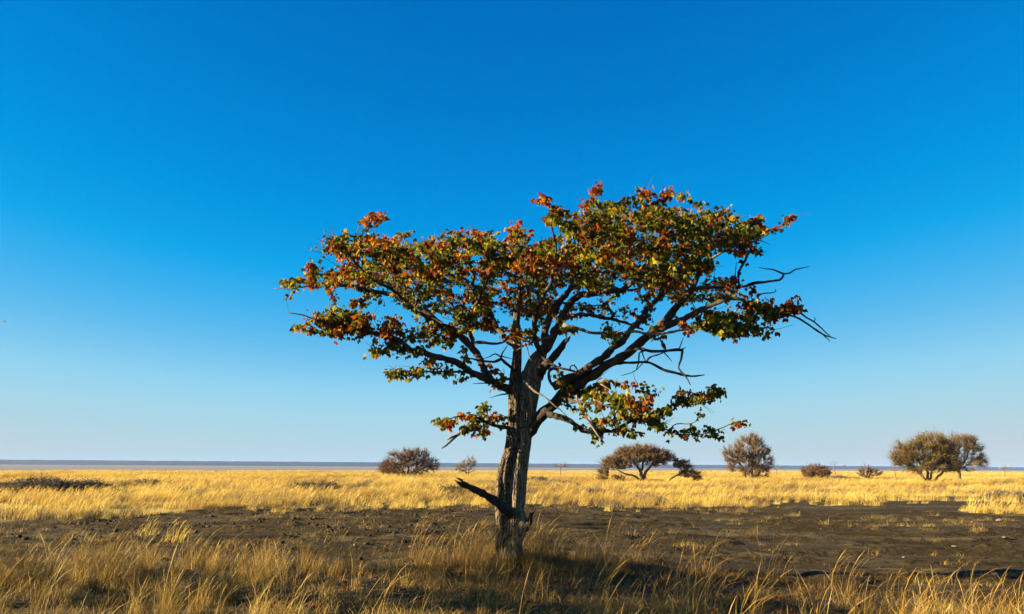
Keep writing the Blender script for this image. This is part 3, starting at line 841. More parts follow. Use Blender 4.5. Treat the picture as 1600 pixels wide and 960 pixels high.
# foliage clumps: px, py, rx, ry, density, share of rust leaves
CL = [
    (590, 336, 18, 6, 1.3, .95), (572, 345, 8, 8, 1.0, .8), (527, 372, 18, 9, 1, .25), (515, 385, 14, 8, 1, .4), (540, 388, 30, 14, 1.2, .5),
    (575, 385, 40, 20, 1.2, .6), (612, 372, 14, 14, 1.2, .8), (620, 390, 34, 20, 1.2, .7), (476, 411, 16, 5, 1., .85), (492, 420, 18, 8, 1, .6), (505, 425, 25, 10, 1, .5),
    (455, 436, 12, 9, 1, .3), (475, 440, 28, 8, 1, .5), (515, 440, 40, 12, 1, .6), (575, 425, 50, 22, 1.2, .45), (640, 405, 48, 28, 1.2, .4),
    (645, 362, 14, 6, .8, .2), (668, 372, 14, 10, .8, .9), (690, 388, 40, 20, 1.2, .6), (712, 365, 16, 8, .9, .4), (738, 352, 5, 10, .8, .9), (745, 375, 34, 18, 1.2, .6), (715, 418, 58, 24, 1.2, .45),
    (650, 445, 56, 18, 1.1, .35), (785, 385, 42, 20, 1.1, .5), (806, 350, 12, 10, .5, .9), (822, 365, 24, 10, .8, .4), (805, 420, 58, 26, 1.2, .55), (843, 400, 26, 20, 1.2, .8),
    (600, 462, 48, 10, .7, .4), (690, 470, 60, 22, .8, .35), (765, 465, 58, 26, .9, .35), (820, 480, 30, 24, .9, .3),
    (528, 488, 24, 14, 1.2, .15), (505, 492, 20, 10, 1, .2), (560, 478, 16, 18, 1.1, .45), (555, 500, 26, 16, 1.2, .15), (474, 508, 8, 9, 1., .95), (500, 512, 22, 8, 1.1, .4), (545, 516, 34, 10, 1.1, .4),
    (612, 508, 16, 16, 1.4, .95), (585, 515, 8, 8, .8, .6), (650, 515, 34, 12, 1, .35), (590, 546, 14, 9, .8, .1), (615, 540, 20, 12, .8, .2), (645, 545, 24, 10, .7, .3),
    (695, 525, 26, 14, 1, .2), (708, 512, 14, 10, 1.2, .95), (730, 500, 30, 14, .9, .4), (762, 505, 18, 12, 1.4, .95), (745, 485, 22, 12, 1, .1), (795, 512, 22, 10, 1., .25), (820, 520, 22, 10, 1, .5), (722, 545, 12, 8, .8, .1),
    (618, 580, 12, 7, 1.4, .1), (640, 580, 18, 8, 1.4, .05), (658, 573, 10, 8, 1.2, .1), (672, 568, 12, 8, 1, .1), (695, 574, 12, 7, 1., .3), (726, 566, 10, 6, .9, .4), (764, 572, 5, 5, .8, .95), (780, 578, 8, 7, 1.1, .95),
    (788, 592, 14, 6, 1, .3), (776, 606, 5, 5, .6, .5), (719, 591, 4, 4, .8, 0),
    (688, 660, 10, 9, 1.2, .8), (704, 656, 10, 9, 1.2, .5), (724, 650, 9, 9, 1.2, .95), (738, 648, 8, 6, 1., .3), (752, 667, 12, 8, 1.4, .8), (757, 642, 10, 9, 1.2, .05), (772, 648, 14, 7, 1.2, .25), (787, 652, 6, 6, 1, .1), (730, 664, 8, 6, 1, .2),
    (850, 312, 10, 7, 1., .98), (866, 322, 8, 7, 1, .7), (874, 333, 10, 9, 1.2, .6), (866, 344, 9, 8, 1, .1), (888, 352, 14, 8, .8, .2), (936, 288, 7, 6, 1., .98), (932, 302, 8, 9, 1.4, .98), (936, 314, 9, 7, 1, .9), (912, 318, 8, 6, .9, .7),
    (925, 330, 28, 10, 1.2, .3), (955, 320, 22, 10, 1.2, .2), (985, 313, 14, 8, 1, .15), (1001, 298, 9, 8, 1, .4), (1014, 294, 8, 8, 1.3, .95), (1040, 302, 16, 8, 1.3, .95), (1066, 304, 8, 6, 1.1, .05), (1014, 315, 22, 10, 1.1, .5),
    (1086, 319, 8, 5, .6, .1), (1103, 322, 7, 5, .6, .1), (1118, 338, 16, 10, 1, .5), (1138, 332, 8, 11, 1., .7),
    (915, 358, 42, 22, 1.4, .25), (975, 350, 52, 26, 1.5, .4), (1040, 340, 46, 22, 1.5, .45), (1095, 352, 44, 18, 1.4, .3), (1148, 352, 36, 14, 1.3, .5), (1186, 346, 14, 9, 1.1, .85), (1198, 352, 10, 8, .8, .5), (1224, 342, 10, 6, .9, .98), (1238, 338, 5, 5, .8, .98), (1208, 359, 5, 4, .5, 0),
    (870, 392, 40, 22, 1.3, .6), (850, 412, 28, 14, 1.3, .95), (880, 410, 24, 14, 1.3, .8), (935, 395, 56, 26, 1.4, .3), (1005, 388, 56, 24, 1.4, .4), (1075, 378, 52, 20, 1.4, .45), (1135, 375, 34, 14, 1.3, .65), (1168, 362, 24, 12, 1.2, .6), (1160, 385, 18, 8, .9, .85), (1181, 392, 3, 9, .9, .7),
    (945, 425, 52, 16, 1.2, .2), (1000, 420, 52, 18, 1.3, .2), (1050, 415, 38, 18, 1.2, .35), (1096, 408, 18, 18, 1.3, .25), (1106, 420, 8, 8, 1, .05), (900, 435, 40, 16, 1, .25), (845, 445, 34, 22, 1., .25), (950, 448, 36, 8, 1.1, .1),
    (1030, 442, 34, 14, 1.2, .7), (1070, 440, 34, 16, 1.1, .4), (1120, 440, 26, 9, 1.1, .4), (1146, 436, 16, 7, 1.1, .95), (1090, 460, 44, 13, 1.1, .25), (1135, 458, 26, 9, .9, .4), (1173, 457, 8, 7, 1, .9), (1010, 460, 22, 10, .8, .4),
    (850, 482, 34, 20, .9, .2), (895, 478, 26, 10, .8, .1), (935, 478, 26, 10, .7, .3), (970, 485, 20, 9, .6, .4), (1010, 490, 20, 8, .5, .4), (880, 512, 18, 8, .9, .05), (900, 520, 8, 6, .7, 0), (945, 515, 18, 7, 1.1, .5), (972, 528, 16, 6, .7, .1), (1015, 513, 9, 7, .9, .1), (1000, 500, 12, 7, .6, .1), (1028, 520, 8, 5, .8, .2),
    (1124, 490, 22, 12, 1.2, .6), (1072, 508, 4, 10, 1., .98), (1092, 502, 10, 8, 1, .8), (1112, 502, 20, 10, 1.1, .3), (1150, 500, 34, 14, 1.3, .15), (1168, 480, 18, 14, 1.2, .2), (1185, 512, 14, 7, 1.2, .3), (1203, 510, 7, 7, 1.1, .5), (1150, 516, 30, 6, 1.1, .15), (1196, 476, 14, 8, 1.2, .9), (1212, 487, 18, 8, 1.1, .05), (1226, 478, 14, 9, 1.3, .95), (1246, 478, 9, 7, 1.2, .95), (1234, 468, 5, 4, .6, .9),
    (878, 586, 10, 8, 1.2, .2), (870, 572, 6, 5, .6, .8), (886, 612, 16, 8, 1, .2), (915, 612, 24, 9, 1.2, .15), (945, 602, 18, 10, 1.2, .2), (956, 596, 8, 5, .8, 0), (980, 600, 6, 5, .9, .9), (952, 622, 22, 10, 1.1, .5), (976, 620, 16, 8, 1.1, .6), (1000, 606, 8, 5, .6, .1), (1022, 612, 5, 6, .8, .3), (1004, 622, 10, 6, .6, .2), (990, 628, 12, 7, 1, .8), (1010, 634, 14, 8, 1.3, .85),
    (924, 645, 10, 7, .6, .7), (933, 655, 12, 10, 1.1, .1), (952, 655, 16, 10, 1.2, .3), (978, 645, 16, 10, 1.2, .15), (1005, 650, 24, 10, 1.3, .3), (1022, 658, 18, 9, 1.2, .3), (900, 640, 8, 7, .8, .2), (904, 660, 10, 5, .7, .1), (1035, 642, 14, 8, 1.1, .4), (1048, 634, 12, 7, 1, .3), (1060, 606, 5, 5, .8, .1), (1066, 618, 10, 9, 1.1, .3), (1082, 622, 14, 10, 1.3, .5), (1102, 615, 16, 10, 1.3, .15), (1118, 606, 12, 7, 1.2, .1), (1128, 612, 5, 6, .8, 0), (1098, 634, 5, 6, .8, .1),
    (934, 684, 5, 6, 1.1, 0), (925, 677, 8, 4, .6, .1), (983, 676, 12, 5, 1, .1), (960, 672, 14, 5, .7, .1), (1046, 675, 5, 4, .8, .1), (1060, 674, 10, 5, .8, .2), (1078, 666, 8, 4, .7, .3), (1088, 672, 5, 4, .7, 0), (1110, 668, 10, 4, 1.2, .8), (1122, 676, 5, 4, .9, .1), (1152, 660, 5, 3, .6, .2), (1166, 658, 2, 2, .7, .1),
    (866, 630, 8, 6, .5, .6), (890, 632, 6, 6, .6, .4),
]
lr = np.random.default_rng(11)
targets, tinfo = [], []
DENS = 1 / 88.0
for (cx, cy, rx, ry, dn, red) in CL:
    n = max(1, int(round(math.pi * rx * ry * DENS * dn + lr.uniform(-.3, .3))))
    big = rx >= 26 and cy < 500
    for k in range(n):
        r = math.sqrt(lr.uniform(0, 1)) * 0.92
        th = lr.uniform(0, 6.283)
        px, py = cx + rx * r * math.cos(th), cy + ry * r * math.sin(th)
        j = int(np.argmin((BPX[:, 0] - px) ** 2 + 1.3 * (BPX[:, 1] - py) ** 2))
        dl = BN[j, 1] - TD
        if big:
            H = lr.normal(5.0, 0.42) + 0.25 * (px > 900)
            D = FPX * (H - EYE) / max(60, 731 - py)
            u = (px - 850) * PX
            dm = 3.4 * math.sqrt(max(0.05, 1 - (u / 4.9) ** 2))
            d = float(np.clip(D - TD, -dm, dm)) * 0.85 + lr.normal(0, .25)
        else:
            d = dl + lr.normal(0, 0.18)
        targets.append(at(px, py, TD + d))
        tinfo.append(red)
targets = np.array(targets)
paths, cnt = grow(BN, None, targets, lr, step=0.11, arch=0.16, jit=0.022, zpen=0.35)
twb = Buf()
LEAVES = []                       # position, hanging direction, facing, size, colour
PAL = {'g': [(0.034, 0.046, 0.004), (0.060, 0.070, 0.005), (0.10, 0.098, 0.006), (0.19, 0.155, 0.008), (0.30, 0.22, 0.008)],
       'r': [(0.13, 0.022, 0.003), (0.18, 0.042, 0.003), (0.25, 0.075, 0.004), (0.31, 0.125, 0.005), (0.07, 0.014, 0.004)]}
PALP = {'g': [.18, .26, .28, .18, .10], 'r': [.22, .27, .26, .15, .10]}
for (pts, k, ids, j) in paths:
    c = cnt[ids]
    rr = np.concatenate(([0], 0.0034 * np.sqrt(np.maximum(c, 1))))
    rr[0] = rr[1] * 1.05
    rr = np.minimum(rr, 0.03)
    rr[-1] *= 0.6
    tube(twb, pts, rr, 4 if rr[1] < .01 else 5, cap=False)
    red = tinfo[j]
    # this spray leans to one kind, as neighbouring leaves turn together
    pr = .90 if lr.uniform() < (red * .72 if red < .9 else .97) else .07
    shade = lr.uniform(.75, 1.2)
    L = 0.0
    seg = np.linalg.norm(np.diff(pts, axis=0), axis=1)
    back = np.cumsum(seg[::-1])
    nl = int(lr.integers(13, 20))
    dirn = pts[-1] - pts[-2]
    dirn /= np.linalg.norm(dirn) + 1e-9
    for q in range(nl):
        s = lr.uniform(-0.10, 0.30) * (1 if red < .9 else .8)
        if s < 0:
            p0 = pts[-1] - dirn * s
        else:
            i = int(np.searchsorted(back, s))
            i = min(i, len(pts) - 2)
            p0 = pts[-1 - i] + (pts[-2 - i] - pts[-1 - i]) * lr.uniform(0, 1)
        off = lr.normal(0, 0.042, 3)
        off[2] = off[2] * .6 - 0.01
        kind = 'r' if lr.uniform() < pr else 'g'
        ci = lr.choice(5, p=PALP[kind])
        LEAVES.append((p0 + off, lr.uniform(0, 6.283), lr.normal(0, .45), lr.normal(0, .5), lr.uniform(.52, 1.16), kind, int(ci), shade))
for i in range(420):
    pts = paths[int(lr.integers(len(paths)))][0]
    s0 = pts[int(lr.integers(0, len(pts)))]
    dv = np.array((s0[0] * .12, (s0[1] - TD) * .12, .12)) + lr.normal(0, .35, 3)
    dv /= np.linalg.norm(dv)
    L = lr.uniform(.12, .38)
    q1 = s0 + dv * L * .5 + lr.normal(0, .02, 3)
    q2 = q1 + (dv + lr.normal(0, .35, 3)) * L * .5
    tube(twb, [s0, q1, q2], [.0045, .0035, .0018], 4, cap=False)
    if lr.uniform() < .5:
        tube(twb, [q1, q1 + (dv + lr.normal(0, .6, 3)) * L * .35], [.003, .0015], 4, cap=False)
twm = twb.mesh('twigs', MAT_LIMB, True, OFF)
tag(link('twigs', twm, tree), None, None, None, 'stuff')

# leaf shapes: a pair of leaflets hanging like butterfly wings
def leaf_shape(seed):
    r = np.random.default_rng(seed)
    V, Fc = [], []
    for s in (-1, 1):
        n0 = len(V)
        spread = r.uniform(.25, .6)
        fold = r.uniform(-.35, .45)
        curl = r.uniform(-.2, .35)
        Ln, Wd = r.uniform(.062, .080), r.uniform(.022, .029)
        prof = [(0, 0), (.28, 1.0), (.62, .82), (1, 0)]
        mids = [0, .3, .64, 1]
        ax = np.array((s * math.sin(spread), 0, -math.cos(spread)))
        wx = np.array((s * math.cos(spread), 0, math.sin(spread))) * math.cos(fold) + np.array((0, math.sin(fold), 0))
        nrm = np.cross(ax, wx)
        st = np.array((0, 0, -.012))

        def P(u, w):
            return st + ax * (u * Ln) + wx * (w * Wd) + nrm * (curl * Ln * u * u - .25 * Wd * (1 - abs(w)))
        V += [P(0, 0), P(.3, 0), P(.64, 0), P(1, 0), P(.24, 1.0), P(.62, .85), P(.24, -.8), P(.6, -.72)]
        Fc += [(n0, n0 + 1, n0 + 4), (n0 + 1, n0 + 2, n0 + 5, n0 + 4), (n0 + 2, n0 + 3, n0 + 5),
               (n0, n0 + 6, n0 + 1), (n0 + 1, n0 + 6, n0 + 7, n0 + 2), (n0 + 2, n0 + 7, n0 + 3)]
    return np.array(V), Fc


SHAPES = [leaf_shape(100 + k) for k in range(8)]
nL = len(LEAVES)
# the leaves nearest the camera and at the rim are objects of their own
near_y = np.array([l[0][1] for l in LEAVES])
own = set(np.argsort(near_y)[:300].tolist())
lb = Buf()
leaf_mesh = {}
for i, (p0, yaw, tx, ty, sc, kind, ci, shade) in enumerate(LEAVES):
    R = Euler((tx, ty, yaw)).to_matrix()
    sh = i % len(SHAPES)
    if i in own:
        key = (sh, kind, ci)
        if key not in leaf_mesh:
            b = Buf()
            b.add(SHAPES[sh][0], SHAPES[sh][1], PAL[kind][ci])
            leaf_mesh[key] = b.mesh('leaf', MAT_LEAF)
        o = link('leaf', leaf_mesh[key], tree)
        mw = R.to_4x4() @ Matrix.Scale(sc, 4)
        mw.translation = Vector(p0 - OFF)
        o.matrix_local = mw
    else:
        v = SHAPES[sh][0] @ (np.array(R).T * sc) + p0
        lb.add(v, SHAPES[sh][1], np.array(PAL[kind][ci]) * shade)
thin = Buf()
for i in range(0, len(lb.v), 2):
    thin.add(lb.v[i], SHAPES[0][1], lb.c[i])
thin_me = thin.mesh('foliage_sparse', MAT_LEAF, False, OFF)
fol = lb.mesh('foliage', MAT_LEAF, False, OFF)
tag(link('foliage', fol, tree), None, None, None, 'stuff')

# ------------------------------------------------------------------ the neighbouring tree beyond the left edge
nb = thing('mopane_tree', (-10.4, 8.8, 0), 'neighbouring tree just outside the left edge, only a bare twig tip reaching in', 'tree')
nb.rotation_euler = (0, 0, math.radians(128))
nb.scale = (0.7, 0.7, 0.7)
for nm in ('trunk', 'side_trunk', 'twigs', 'foliage'):
    src = bpy.data.objects[nm]
    o = src.copy()
    COL.objects.link(o)
    o.parent = nb
    if nm == 'foliage':
        o.data = thin_me
for o0 in [c for c in tree.children if c.name.startswith(('branch', 'broken_stub'))]:
    o = o0.copy()
    COL.objects.link(o)
    o.parent = nb
bpy.context.view_layer.update()
inv = nb.matrix_world.inverted()
tip = [at(-60, 492, 8.4), at(-25, 500, 8.3), at(0, 501, 8.25), at(5, 501.5, 8.2), at(9, 503.5, 8.2)]
b = Buf()
b_pts = catmull(np.array([tuple(inv @ Vector(q)) for q in [(-8.9, 9.1, 2.75), at(-220, 480, 8.6)] + tip]), .05)
tube(b, b_pts, np.linspace(.012, .004, len(b_pts)), 5)
link('twig', b.mesh('twig', MAT_DEAD, True), nb)

# ------------------------------------------------------------------ bird on the dead branch
bp = at(1037, 548.0, TD - 1.2) + np.array((0, 0, 0.028))
bird = thing('bird', tuple(bp), 'small dark bird sitting upright on the bare dead branch right of the trunk', 'bird')
mb_, t, out = new_mat('bird_feathers')
p = N_(t, 'ShaderNodeBsdfPrincipled', Roughness=0.7)
nzb = N_(t, 'ShaderNodeTexNoise')
nzb.inputs['Scale'].default_value = 60
cb = mixc(t, ramp(t, nzb.outputs[0], .4, .6), (0.018, 0.016, 0.015), (0.04, 0.034, 0.03))
t.links.new(cb, p.inputs['Base Color'])
t.links.new(p.outputs[0], out.inputs['Surface'])
b = Buf()
body = catmull(np.array([(.030, 0, -.020, .006), (.022, 0, .004, .016), (.008, 0, .030, .027), (-.006, 0, .058, .030), (-.014, 0, .082, .023), (-.018, 0, .096, .019), (-.021, 0, .112, .020), (-.022, 0, .124, .014), (-.022, 0, .130, .004)]), .006)
tube(b, body[:, :3], body[:, 3], 14)
link('body', b.mesh('body', mb_, True), bird)
b = Buf()
tube(b, [(-.034, 0, .113), (-.046, 0, .111), (-.058, 0, .107)], [.006, .004, .001], 6)
link('beak', b.mesh('beak', MAT_SNAG), bird)
b = Buf()
tl = [(.012, 0, .004), (.030, 0, -.025), (.046, 0, -.058)]
vv, ff = [], []
for (x, y, z), w in zip(tl, (.010, .013, .015)):
    vv += [(x, -w, z), (x, w, z), (x + .004, w, z + .003), (x + .004, -w, z + .003)]
for k in range(2):
    for e in range(4):
        ff.append((k * 4 + e, k * 4 + (e + 1) % 4, k * 4 + 4 + (e + 1) % 4, k * 4 + 4 + e))
ff += [(8, 9, 10, 11), (3, 2, 1, 0)]
b.add(vv, ff)
link('tail', b.mesh('tail', mb_), bird)
for s in (-1, 1):
    b = Buf()
    wg = catmull(np.array([(-.008, s * .026, .080, .010), (.008, s * .030, .055, .016), (.024, s * .020, .020, .010), (.036, s * .010, -.008, .002)]), .008)
    tube(b, wg[:, :3], wg[:, 3], 8)
    link('wing', b.mesh('wing', mb_, True), bird)
for s in (-1, 1):
    b = Buf()
    tube(b, [(.004, s * .010, .012), (.000, s * .010, -.004), (-.004, s * .010, -.012)], [.004, .0025, .0025], 5)
    link('leg', b.mesh('leg', MAT_SNAG), bird)

# ------------------------------------------------------------------ bushes and trees on the plain


def plain_tree(name, label, cat, base_px, base_py, lobes, n_twig, stems, dist=None, col=((.15, .095, .055), (.22, .15, .09)), leafc=None, twig_len=.55, fine=8, flecks=3, seed=0, rt=.10, group=None, fleck=.07, extra=None, width=.016):
    """lobes: (dx px, top-down px above base, rx px, ry px, weight); stems: pixel polylines relative to the base"""
    r = np.random.default_rng(seed + 500)
    hor = 730 + math.tan(ROLL) * (base_px - 800)
    D = dist or FPX * EYE / (base_py - hor)
    s = D / FPX
    b0 = at(base_px, base_py, D)
    z0 = float(ground_z(b0[0], b0[1]))
    group = group or {'dry_bush': 'leafless bushes on the grassy plain', 'dead_tree': 'small dead trees on the grassy plain', 'low_shrub': 'low shrubs in the golden grass', 'acacia_tree': 'pair of thorn trees at the right'}.get(name)
    root = thing(name, (float(b0[0]), float(b0[1]), z0), label, cat, group)
    bn = []
    tb_ = Buf()
    for st in stems:
        pp = np.array([(x * s, dd * s, y * s, max(.012, w * s)) for (x, y, dd, w) in st])
        q = catmull(pp, .18)
        q[1:-1, :3] += r.normal(0, .03, (len(q) - 2, 3))
        tube(tb_, q[:, :3], q[:, 3], 7)
        bn.append(q[:, :3])
    link('trunk', tb_.mesh('trunk', MAT_BTWIG, True), root)
    tg = []
    W_ = np.array([l[2] * l[3] * l[4] for l in lobes], float)
    W_ /= W_.sum()
    while len(tg) < n_twig:
        k = int(r.choice(len(lobes), p=W_))
        dx, dz, rx, ry = lobes[k][:4]
        v = r.normal(0, 1, 3)
        v /= np.linalg.norm(v)
        v *= r.uniform(.25, 1) ** .5 * math.exp(r.normal(0, .13))
        pt = np.array(((dx + v[0] * rx) * s, v[1] * rx * s * .9, (dz + v[2] * ry) * s))
        if pt[2] > .08:
            tg.append(pt)
    tg = np.array(tg)
    zmid = .2 * tg[:, 2].max()
    pth, cn = grow(np.vstack(bn), None, tg, r, step=.28, arch=.12, jit=.05, zpen=.6)
    cb_ = Buf()
    V, Fq, C = [], [], []
    nv = 0
    for (pts, k, ids, j) in pth:
        rr = np.concatenate(([0], .009 * np.sqrt(np.maximum(cn[ids], 1))))
        rr[0] = rr[1]
        tube(cb_, pts, np.minimum(rr, rt * .6), 4, c=np.array(col[0]) * .8, cap=False)
        e = pts[-1]
        dirn = pts[-1] - pts[0]
        dirn = dirn / (np.linalg.norm(dirn) + 1e-9)
        rad_ = e - np.array((0, 0, zmid))
        rad_ = rad_ / (np.linalg.norm(rad_) + 1e-9)
        for q in range(fine):
            d = rad_ * 1.0 + dirn * .3 + r.normal(0, .42, 3) + np.array((0, 0, .10))
            d /= np.linalg.norm(d) + 1e-9
            L = twig_len * r.uniform(.4, 1.2)
            w = np.cross(d, r.normal(0, 1, 3))
            w = w / (np.linalg.norm(w) + 1e-9) * width
            o = pts[int(r.integers(max(0, len(pts) - 3), len(pts)))]
            mid = o + d * L * .5 + r.normal(0, .04, 3)
            V += [o - w, o + w, mid + w * .7, mid - w * .7, o + d * L]
            Fq += [(nv, nv + 1, nv + 2, nv + 3), (nv + 3, nv + 2, nv + 4)]
            cc = np.array(col[0]) + (np.array(col[1]) - np.array(col[0])) * r.uniform(0, 1)
            C += [cc] * 5
            nv += 5
            for g in range(flecks):
                tpos = o + d * L * r.uniform(.2, 1.1) + r.normal(0, .05, 3)
                a_ = r.normal(0, 1, 3) * fleck
                b_ = r.normal(0, 1, 3) * fleck
                V += [tpos, tpos + a_, tpos + b_]
                Fq.append((nv, nv + 1, nv + 2))
                lc = np.array(leafc if leafc is not None else col[1]) * r.uniform(.65, 1.3)
                C += [lc] * 3
                nv += 3
    cb_.add(V, Fq, np.array(C))
    link('crown', cb_.mesh('crown', MAT_CROWN), root)
    return root


BR1 = ((.125, .068, .024), (.22, .122, .044))
GR1 = ((.14, .115, .085), (.24, .20, .15))
# umbrella thorn with a long low limb to the right
plain_tree('umbrella_tree', 'spreading flat-topped brown thorn tree right of the big trunk, one limb creeping along the grass', 'tree', 1004, 754,
           [(-18, 46, 22, 8, 1.3), (2, 50, 22, 7, 1.2), (24, 44, 20, 7, 1.2), (-44, 30, 16, 8, 1.2), (-58, 20, 10, 6, 1), (-10, 36, 30, 8, .6), (22, 32, 22, 7, .6), (-34, 8, 10, 5, .5), (62, 28, 13, 7, 1.3), (70, 16, 18, 6, 1.2), (84, 8, 8, 5, .8), (40, 38, 12, 6, 1), (52, 30, 9, 6, .8), (-6, 40, 34, 8, 1.1), (20, 38, 24, 7, 1), (-28, 26, 20, 6, .8), (-40, 36, 14, 6, 1), (-58, 14, 10, 7, .8)],
           1250, [[(0, -1, 0, 2.2), (-1, 12, 0, 2.8), (-4, 22, 2, 2.2), (-14, 36, 6, 1.5), (-22, 44, 8, 1)],
                 [(2, -1, 1, 3), (4, 14, 1, 2.5), (10, 24, -2, 1.8), (24, 36, -5, 1.2)], [(0, 20, 0, 2), (2, 36, 4, 1.5), (4, 46, 4, 1)],
                 [(-2, 4, 0, 2), (-12, 12, -6, 1.6), (-28, 15, -10, 1.3), (-44, 24, -10, 1)],
                 [(3, 0, 0, 2.2), (10, 5, -4, 2.1), (28, 5, -8, 2), (37, 3, -8, 1.9), (44, 10, -8, 1.6), (58, 16, -6, 1.2), (66, 24, -4, .9)]],
           col=BR1, leafc=(.17, .105, .042), twig_len=.55, fine=11, flecks=3, seed=1, fleck=.05)
plain_tree('thorn_tree', 'tall rounded brown thorn tree with short trunks, standing alone right of the umbrella tree', 'tree', 1172, 751,
           [(0, 50, 24, 18, 1.2), (8, 60, 16, 10, 1), (-20, 38, 20, 14, 1), (16, 30, 20, 16, 1.1), (-8, 24, 26, 14, 1), (22, 46, 12, 8, .8), (10, 14, 18, 9, .7), (-28, 32, 10, 10, .6)],
           560, [[(-6, -1, 0, 2.4), (-8, 12, 1, 2), (-14, 28, 4, 1.4), (-20, 40, 5, .9)], [(2, -1, 0, 3), (3, 14, 0, 2.5), (4, 34, -2, 1.6), (8, 56, -2, .8)],
                 [(6, 0, 0, 2), (14, 14, -3, 1.5), (22, 28, -4, .9)]],
           col=((.12, .066, .024), (.215, .120, .044)), leafc=(.165, .092, .030), twig_len=.75, fine=16, flecks=2, seed=2, fleck=.05)
plain_tree('acacia_tree', 'broad multi-stemmed olive brown thorn tree, front one of the pair at right', 'tree', 1450, 756,
           [(-4, 46, 36, 20, 1.2), (12, 62, 26, 12, 1.1), (-26, 44, 22, 14, 1), (-38, 36, 16, 12, .8), (28, 44, 22, 18, 1), (-10, 30, 30, 12, .8), (26, 26, 20, 9, .8), (40, 34, 14, 14, .8), (0, 22, 34, 8, .6)],
           720, [[(0, -1, 0, 2.6), (-6, 10, 1, 2), (-18, 26, 4, 1.5), (-34, 38, 6, .9)], [(1, -1, 0, 2.6), (0, 16, -1, 2), (-4, 40, -4, 1.2), (2, 60, -4, .7)],
                 [(3, 0, 0, 2.2), (14, 10, -2, 1.7), (26, 22, -3, 1.3), (34, 36, -3, .8)], [(2, 0, 0, 2), (8, 16, 3, 1.6), (14, 40, 5, 1.1), (16, 60, 5, .7)], [(-2, 0, 0, 2), (-10, 14, -4, 1.5), (-14, 36, -8, 1)]],
           col=((.11, .067, .019), (.20, .124, .036)), leafc=(.145, .094, .020), twig_len=.85, fine=16, flecks=2, seed=3, fleck=.05)
plain_tree('acacia_tree', 'single-trunk grey brown thorn tree, rear one of the pair at right', 'tree', 1500, 753,
           [(0, 52, 26, 16, 1), (14, 58, 18, 10, .9), (24, 40, 18, 14, .9), (-10, 36, 20, 14, .9), (34, 28, 12, 7, .7), (14, 22, 24, 8, .8), (-20, 42, 16, 16, .9), (-16, 22, 14, 8, .6)],
           520, [[(0, -1, 0, 2.4), (0, 10, 0, 2.2), (-1, 20, 0, 2), (-6, 36, 3, 1.2), (-4, 54, 3, .7)], [(-1, 18, 0, 1.6), (10, 30, -3, 1.2), (18, 48, -4, .7)], [(0, 16, 0, 1.4), (14, 22, 4, 1), (28, 34, 6, .7)]],
           dist=112, col=((.115, .070, .025), (.20, .126, .044)), leafc=(.145, .095, .026), twig_len=.85, fine=16, flecks=2, seed=4, fleck=.05)
plain_tree('dry_bush', 'large grey brown leafless bush left of the big trunk', 'bush', 638, 747,
           [(-16, 22, 22, 16, 1), (-2, 30, 12, 13, .9), (14, 28, 12, 14, .9), (26, 26, 10, 14, .8), (36, 18, 10, 10, .7), (-30, 14, 14, 10, .9), (0, 12, 34, 10, 1)],
           420, [[(-2, -1, 0, 1.8), (-8, 10, 0, 1.3), (-18, 22, 3, .8)], [(0, -1, 0, 1.8), (0, 14, -2, 1.3), (2, 34, -3, .7)], [(2, -1, 0, 1.8), (10, 10, 0, 1.5), (20, 18, 0, 1.1), (26, 34, 0, .7)],
                 [(4, 0, 0, 1.6), (16, 10, -3, 1.3), (28, 16, -4, 1), (44, 17, -4, .6)], [(-4, 0, 0, 1.6), (-18, 6, -2, 1.2), (-32, 14, -3, .7)], [(3, 2, 0, 1.5), (12, 20, 4, 1), (14, 38, 5, .6)]],
           col=((.125, .070, .032), (.23, .132, .062)), leafc=(.165, .092, .038), twig_len=.9, fine=15, flecks=1, seed=5, fleck=.06, width=.022)
plain_tree('dry_bush', 'small thin see-through bush just left of the big trunk', 'bush', 729, 745,
           [(0, 16, 14, 11, 1), (6, 22, 10, 8, .8), (-8, 12, 8, 8, .7)], 130,
           [[(0, -1, 0, .8), (-2, 10, 0, .6), (-5, 22, 1, .4)], [(1, -1, 0, .8), (4, 12, 0, .6), (10, 25, 0, .4)], [(0, 0, 0, .7), (0, 14, -2, .5), (2, 28, -2, .3)]],
           col=((.15, .11, .07), (.24, .18, .12)), twig_len=.65, fine=13, flecks=1, seed=6, fleck=.04, width=.014)
plain_tree('dry_bush', 'low round reddish brown bush between the rounded tree and the pair', 'bush', 1274, 750,
           [(0, 12, 18, 9, 1), (8, 10, 15, 9, 1), (-10, 10, 12, 8, .8)], 300,
           [[(0, -1, 0, 1.2), (-4, 10, 0, .8), (-8, 16, 0, .5)], [(2, 0, 0, 1.2), (8, 10, 0, .8), (12, 16, 0, .5)]],
           col=((.13, .070, .034), (.22, .122, .058)), leafc=(.165, .088, .038), twig_len=.5, fine=9, flecks=4, seed=7, fleck=.06)
plain_tree('dry_bush', 'dark spiky low bush left of the pair of trees', 'bush', 1354, 751,
           [(0, 13, 10, 9, 1), (12, 11, 12, 6, 1), (-6, 12, 6, 8, .7)], 180,
           [[(0, -1, 0, 1.8), (-3, 10, 0, .9), (-6, 22, 0, .5)], [(1, -1, 0, 1.8), (6, 9, 0, 1), (16, 14, 0, .5)], [(0, 0, 0, 1.2), (2, 12, 0, .8), (5, 24, 0, .5)]],
           col=((.10, .066, .042), (.18, .12, .08)), twig_len=.45, fine=8, flecks=1, seed=8, fleck=.05)


